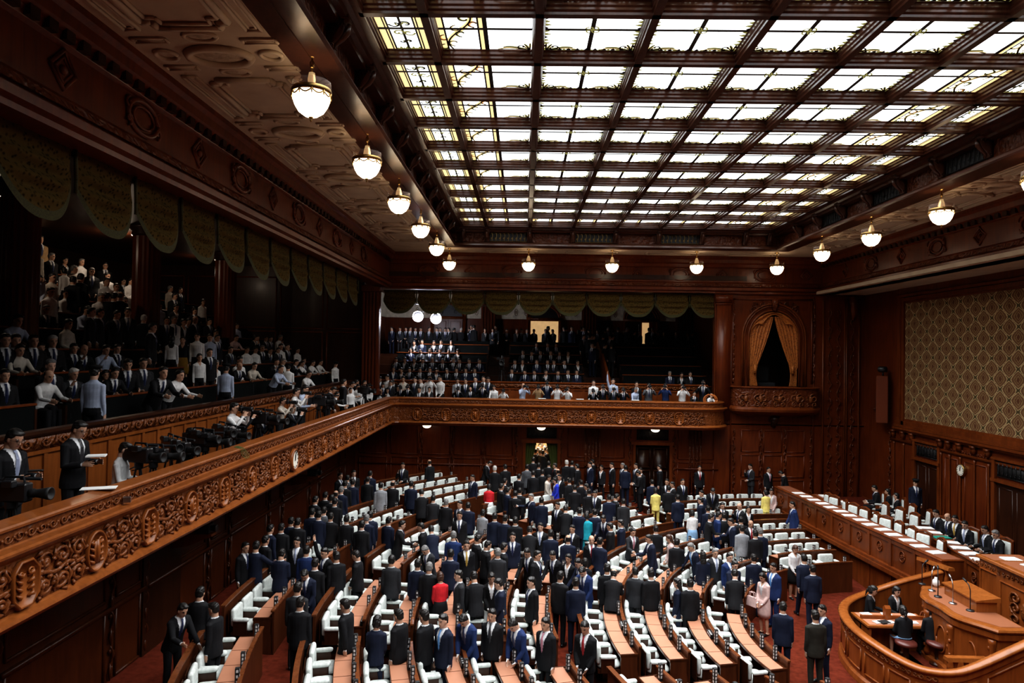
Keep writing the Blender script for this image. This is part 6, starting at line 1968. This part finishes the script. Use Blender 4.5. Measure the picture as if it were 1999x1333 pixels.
# people standing at the back of the far gallery and on its aisles
fs=[]
for t in FARS.replace('\n','').split(','):
    w=t.split()
    if len(w)<2: continue
    fs.append((float(w[0]),float(w[1]),opts(w[2:])))
for k,(px,py,o) in enumerate(fs):
    pose=random.choice(('stand','turn','turnl','low','clasp')); face=random.choice((0,20,330,0,160,0)) if px<1120 else random.choice((0,300,180,60))
    h=1.72; F=fig_for(pose,o,.022); ho=head_off(F,h/1.712,face); T_=at_y(px,py,37.75+random.uniform(-.2,.3)); b=T_-ho; h*= 1+max(-.1,min(.1,(b.z-FZ(4))/1.7)); b.z=FZ(4)+.02
    BAKE.append((F,b,face,h/1.712,random.choice('kknc'),o))
for i,row in enumerate(FARR):
    for px,py in row:
        fem=random.random()<.25; o=dict(hair='B'); 
        if fem: o['fem']=True; o['style']=random.choice(('bob','long'))
        elif random.random()<.15: o['hair']='G'
        pose=random.choice(('sit','sit','sitf','sitr')); face=random.uniform(-15,15); h=1.70
        F=fig_for(pose,o,.022); ho=head_off(F,h/1.712,face); T_=at_y(px,py,FY(i)+.10); b=T_-ho; b.z=FZ(i)
        BAKE.append((F,b,face,h/1.712,random.choice('kkknc'),o))
rn=random.Random(3)
for k in range(14):                                          # those pressing through the lit doorway
    o=dict(hair=rn.choice('BBG')); F=fig_for('stand',o,.022); b=Vector((.35+1.0*rn.random(),YF+.7+.2*k,.95)); BAKE.append((F,b,rn.choice((180,150,200,20)),1.0,rn.choice('kncg'),o))
taken=[(p[0].location.x,p[0].location.y) for p in PEOPLE if p[1] in('G1','G2','G3')]
for k in range(330):                                         # the rest of the left gallery public
    i=rn.choice((0,1,1,2,2,3,3,3,4,4,4,5,5,5,6,6,7)); o=dict(hair=rn.choice('BBBG')); ps=rn.choice(('sit','sit','sitf','sitr') if i<3 else ('sit','stand','turn','sitr','low')); jk=rn.random()<.55
    if not jk: o['jacket']=False
    if rn.random()<.15: o['fem']=True
    F=fig_for(ps,o,.022); b=Vector((GX(i)-.02,(9.0 if i>2 else 10.5)+(20.6-i*.45)*rn.random(),GZ(i)))
    if any(math.hypot(b.x+11.75,b.y-yc)<.85 for yc in(15.6,20.9,26.5)) or any(abs(b.x-x)<.6 and abs(b.y-y)<.58 for x,y in taken) or b.y>30.2: continue
    taken.append((b.x,b.y))
    BAKE.append((F,b,rn.uniform(40,85),rn.uniform(.96,1.03),rn.choice('kkknc') if jk else rn.choice(('wht','wht','crm','lb')),o))
    if len(taken)>215: break
for k in range(26):                                          # more of those standing in the far gallery
    i=rn.choice((2,3,4,4,4)); x=rn.uniform(3.1,4.6) if i<4 else rn.uniform(-3,8.5); o=dict(hair=rn.choice('BBBG'))
    F=fig_for(rn.choice(('stand','turn','low')),o,.022); b=Vector((x,FY(i)+rn.uniform(-.1,.2)+(.9 if i==4 else 0),FZ(i)+(.02 if i==4 else 0)))
    if i==4 and b.y<37.3: b.y=37.4
    BAKE.append((F,b,rn.choice((180,150,20,330,90)),1.0,rn.choice('kknc'),o))
for px,py in ((690,745),(700,750),(712,742),(722,748),(735,742),(748,748),(762,743),(728,757),(745,760),(777,752),(685,757),(706,760),(756,757)):
    if px<740: T_=at_x(px,py,-6.75)
    else: T_=at_y(px,py,30.6)
    hz_=T_.z-4.22; ps='sitt' if hz_<1.45 else rn.choice(('low','note','stand')); jk=rn.random()<.6; o=dict(hair='B')
    if not jk: o['jacket']=False
    face=rn.choice((60,40,80)) if px<740 else rn.choice((0,20,340)); F=fig_for(ps,o,.018); ho=head_off(F,1.0,face); b=T_-ho; b.z=4.22
    sc=max(.84,min(1.06,hz_/((F['HM']@Vector((0,0,.125))).z))); BAKE.append((F,b,face,sc,rn.choice('kknc') if jk else 'wht',o))
vs=[];fs_=[];ms=[];mats=[];nv=0
def mid(m):
    if m not in mats: mats.append(m)
    return mats.index(m)
VV=[];LL=[];LT=[];MI=[];base=0
for F,b,face,sc,suit,o in BAKE:
    Mx=np.array(Matrix.Translation(b)@Matrix.Rotation(math.radians(face),4,'Z')@Matrix.Scale(sc,4))
    jk=o.get('jacket',True)
    for nm in('body','jacket','necktie','hair','skirt'):
        if nm not in F: continue
        me=F[nm]; n=len(me.vertices); co_=np.empty(n*3,dtype=np.float64); me.vertices.foreach_get('co',co_); co_=co_.reshape(-1,3)@Mx[:3,:3].T+Mx[:3,3]
        nl=len(me.loops); li=np.empty(nl,dtype=np.int32); me.loops.foreach_get('vertex_index',li)
        npg=len(me.polygons); lt=np.empty(npg,dtype=np.int32); me.polygons.foreach_get('loop_total',lt); mi=np.empty(npg,dtype=np.int32); me.polygons.foreach_get('material_index',mi)
        tb={'body':[SKIN[0],(SHIRT if jk else CLO[suit]),CLO[suit if jk else 'k'],SHOE,EYE_M,LIP],'jacket':[CLO[suit]],'necktie':[TIES[0]],'hair':[HAIRC[o['hair']]],'skirt':[CLO['k']]}[nm]
        mp=np.array([mid(m) for m in tb],dtype=np.int32)
        VV.append(co_);LL.append(li+base);LT.append(lt);MI.append(mp[mi]); base+=n
VV=np.concatenate(VV);LL=np.concatenate(LL);LT=np.concatenate(LT);MI=np.concatenate(MI)
me=D.meshes.new('seated_crowd'); me.vertices.add(len(VV)); me.vertices.foreach_set('co',VV.ravel()); me.loops.add(len(LL)); me.loops.foreach_set('vertex_index',LL)
me.polygons.add(len(LT)); st=np.concatenate(([0],np.cumsum(LT)[:-1])).astype(np.int32); me.polygons.foreach_set('loop_start',st); me.polygons.foreach_set('loop_total',LT.astype(np.int32)); me.polygons.foreach_set('material_index',MI); me.polygons.foreach_set('use_smooth',[True]*len(LT))
for m in mats: me.materials.append(m)
me.update(); me.validate(); o=D.objects.new('spectator_crowd',me); COL.objects.link(o)
tag(o,'crowd of dark suited spectators filling the far gallery, the balcony corner and upper left gallery','crowd','spectators',kind='stuff')
# labels: what the person looks like, then the place counted from the left within the part of the hall
for z in ZN:
    grp=sorted([p for p in PEOPLE if p[1]==z],key=lambda p:p[2])
    for k,(b,_,px,d,_p) in enumerate(grp):
        tag(b,'%s, %s from left %s'%(d,ordn(k+1),ZN[z]),'person','people '+ZN[z])
print('PEOPLE',len(PEOPLE),'BAKED',len(BAKE))

# ---------------------------------------------------------------- cameras of the press
def photo_camera():
    e=empty('photo_camera'); 
    b=MB(); b.bbox(-.075,-.035,-.05,.075,.035,.05,.012); b.bbox(-.03,-.03,.045,.03,.03,.085,.012); b.build('camera_body',M['plastic'],e)
    b=MB(); b.lathe([(.036,0),(.038,.06),(.044,.08),(.05,.19),(.052,.24),(.044,.24),(.03,.20)],14,0,Matrix.Translation((0,-.03,0))@Matrix.Rotation(PI/2,4,'X')); b.build('lens',M['plastic'],e,True)
    return Proto(e)
PCAM=photo_camera()
q=sorted([p for p in PEOPLE if p[4] in('cam','crouch') or (p[1] in'WQ' and p[4]=='cam')],key=lambda p:(p[1],p[2])); cnt={}
bpy.context.view_layer.update()
for b,z,px,d,pose in q:
    HMx=None
    for key,F in _lib.items():
        if F['body']==b.data: HMx=F['HM']; break
    pos=b.matrix_world@(HMx@Vector((0,-.155,.005))); cnt[z]=cnt.get(z,0)+1
    o=PCAM.make(pos,b.rotation_euler.z,'black still camera held to the eye, %s from left %s'%(ordn(cnt[z]),ZN[z]),'still cameras of the photographers','camera')
def tv_camera():
    e=empty('television_camera')
    b=MB(); b.bbox(-.09,-.30,1.05,.09,.22,1.31,.02); b.bbox(-.075,.22,1.08,.075,.40,1.28,.015); b.build('camera_body',M['plastic'],e)
    b=MB(); b.lathe([(.06,0),(.065,.08),(.055,.10),(.07,.22),(.085,.30),(.09,.36),(.075,.36),(.05,.3)],16,0,Matrix.Translation((0,-.30,1.17))@Matrix.Rotation(PI/2,4,'X')); b.build('lens',M['black'],e,True)
    b=MB(); b.tube([(0,-.22,1.31),(0,-.20,1.39),(0,.10,1.39),(0,.14,1.31)],.018,6); b.build('handle',M['plastic'],e)
    b=MB(); b.bbox(-.20,-.16,1.26,-.08,.02,1.36,.012); b.tube([(-.14,.02,1.31),(-.14,.12,1.31)],[.04,.05],8); b.build('viewfinder',M['plastic'],e)
    b=MB(); b.tube([(.06,-.45,1.36),(.06,-.10,1.36)],.022,8); b.build('microphone',CLO['c'],e)
    b=MB(); b.lathe([(.06,.93),(.09,.96),(.09,1.05)],12); b.tube([(.05,.05,1.0),(.12,.35,.9),(.14,.55,.86)],.012,6); b.build('tripod_head',M['plastic'],e)
    for k in range(3):
        a=2*PI*k/3+.5; b=MB(); b.tube([(.05*math.cos(a),.05*math.sin(a),.95),(.17*math.cos(a),.17*math.sin(a),.45),(.30*math.cos(a),.30*math.sin(a),.0)],[.022,.018,.012],6); b.build('leg',M['plastic'],e)
    b=MB(); b.box(.091,-.12,1.13,.093,.10,1.17); b.build('side_plate',M['paper'],e)
    return Proto(e)
TV=tv_camera()
tvs=[(22,968,75,-6.55),(272,868,68,-6.5),(300,880,80,-6.42),(332,850,62,-6.65),(352,868,75,-6.42),(385,838,72,-6.6),(402,850,80,-6.42),(432,826,66,-6.6),(450,838,82,-6.42),(505,800,70,-6.5),(530,806,75,-6.42),(622,770,80,-6.42),(640,772,80,-6.42),(712,752,60,-6.42)]
for k,(px,py,face,x) in enumerate(tvs):
    p=at_x(px,py,x); h=(p.z-4.22)/1.36; o=TV.make((p.x,p.y,4.22),math.radians(face),'black television camera on tripod behind the left balcony rail, %s from the near end'%ordn(k+1),'television cameras along the left balcony','camera'); s=max(.92,min(1.15,h)); o.scale=(.80,.80,s); o.rotation_euler.z+=random.uniform(-.3,.3)
p=at_y(980,694,32.3); o=TV.make((p.x,p.y,5.0),0,'large black television camera on a stand in the far gallery aisle','television camera in the aisle','camera'); o.scale=(1.3,1.3,1.45)
# notebooks and papers in hands or on the rail
for nm,px,py,x,lab,mt,sz in(('notebook',188,891,-6.45,'white notebook held by the black suited reporter on the press walkway','paper',(.13,.10,.012)),('smartphone',70,920,-6.35,'small dark phone held by the reporter at the left edge','plastic',(.08,.04,.01)),
    ('paper_sheet',193,955,-5.95,'white paper lying on the left balcony rail','paper',(.22,.10,.006)),('power_adapter',252,981,-5.68,'small grey adapter box lying on the left balcony ledge','steel',(.05,.04,.04))):
    p=at_x(px,py,x); b=MB(); b.bbox(-sz[0],-sz[1],0,sz[0],sz[1],sz[2]*2,min(.003,sz[2]*.3)); o=tag(b.build(nm,M[mt],None,False,p,.4),lab,nm.split('_')[0])
    if nm=='paper_sheet': o.location.z=5.19
    if nm=='power_adapter': o.location.z=4.94; o.location.x=XB+.07
for k,(px,py,x) in enumerate(((1132,776,30),(1240,778,30),(1058,779,30))):
    p=at_y(px,py,29.85); b=MB(); b.box(-.16,-.1,0,.16,.1,.02); tag(b.build('paper_stack',M['paper'],None,False,(p.x,p.y,5.19),.1),'white papers on the far balcony rail, %s from the left'%ordn(k+1),'paper')
# cable drooping over the left balcony
p=at_x(468,868,XB+.02); b=MB(); 
for q in range(4): b.tube([(XB-.1,p.y+.05*q,5.18),(XB+.03,p.y+.05*q,5.15),(XB+.06+.02*q,p.y+.06*q+.05,5.0),(XB+.12,p.y+.10+.05*q,4.93)],.006,5)
tag(b.build('cable',plain('green_cable',(.10,.16,.05),.5)),'green cables drooping over the left balcony rail by the cameras','cable',kind='stuff')
e=empty('waste_ring',(8.1,29.85,5.18)); tag(e,'coil of orange cable hanging at the right end of the far balcony','cable')
b=MB(); 
for k in range(3): b.tube([(.05*k+.26*math.cos(a),0.02*k,.08+.24*math.sin(a)) for a in [2*PI*i/18 for i in range(19)]],.02,6)
b.build('cable_coil',plain('orange_cable',(.45,.14,.03),.5),e,True); e.name='cable_coil'

# a pink handbag carried by the woman in the pale pink dress
p=None
for b,z,px,d,ps in PEOPLE:
    if px==1487: p=b.matrix_world@Vector((-.26,-.18,.74))
if p is not None:
    e=empty('handbag',p,-1.0); tag(e,'pale pink handbag carried by the woman in the pink dress','bag')
    b=MB(); b.loft([[(x,y,0) for x,y in((-.16,-.05),(.16,-.05),(.16,.05),(-.16,.05))],[(x*.8,y*.6,.24) for x,y in((-.16,-.05),(.16,-.05),(.16,.05),(-.16,.05))]]); b.build('bag_body',CLO['pnk'],e)
    for s_ in(-1,1):
        b=MB(); b.tube([(-.09,s_*.03,.23),(-.06,s_*.03,.36),(.06,s_*.03,.36),(.09,s_*.03,.23)],.010,6); b.build('handle',CLO['pnk'],e)
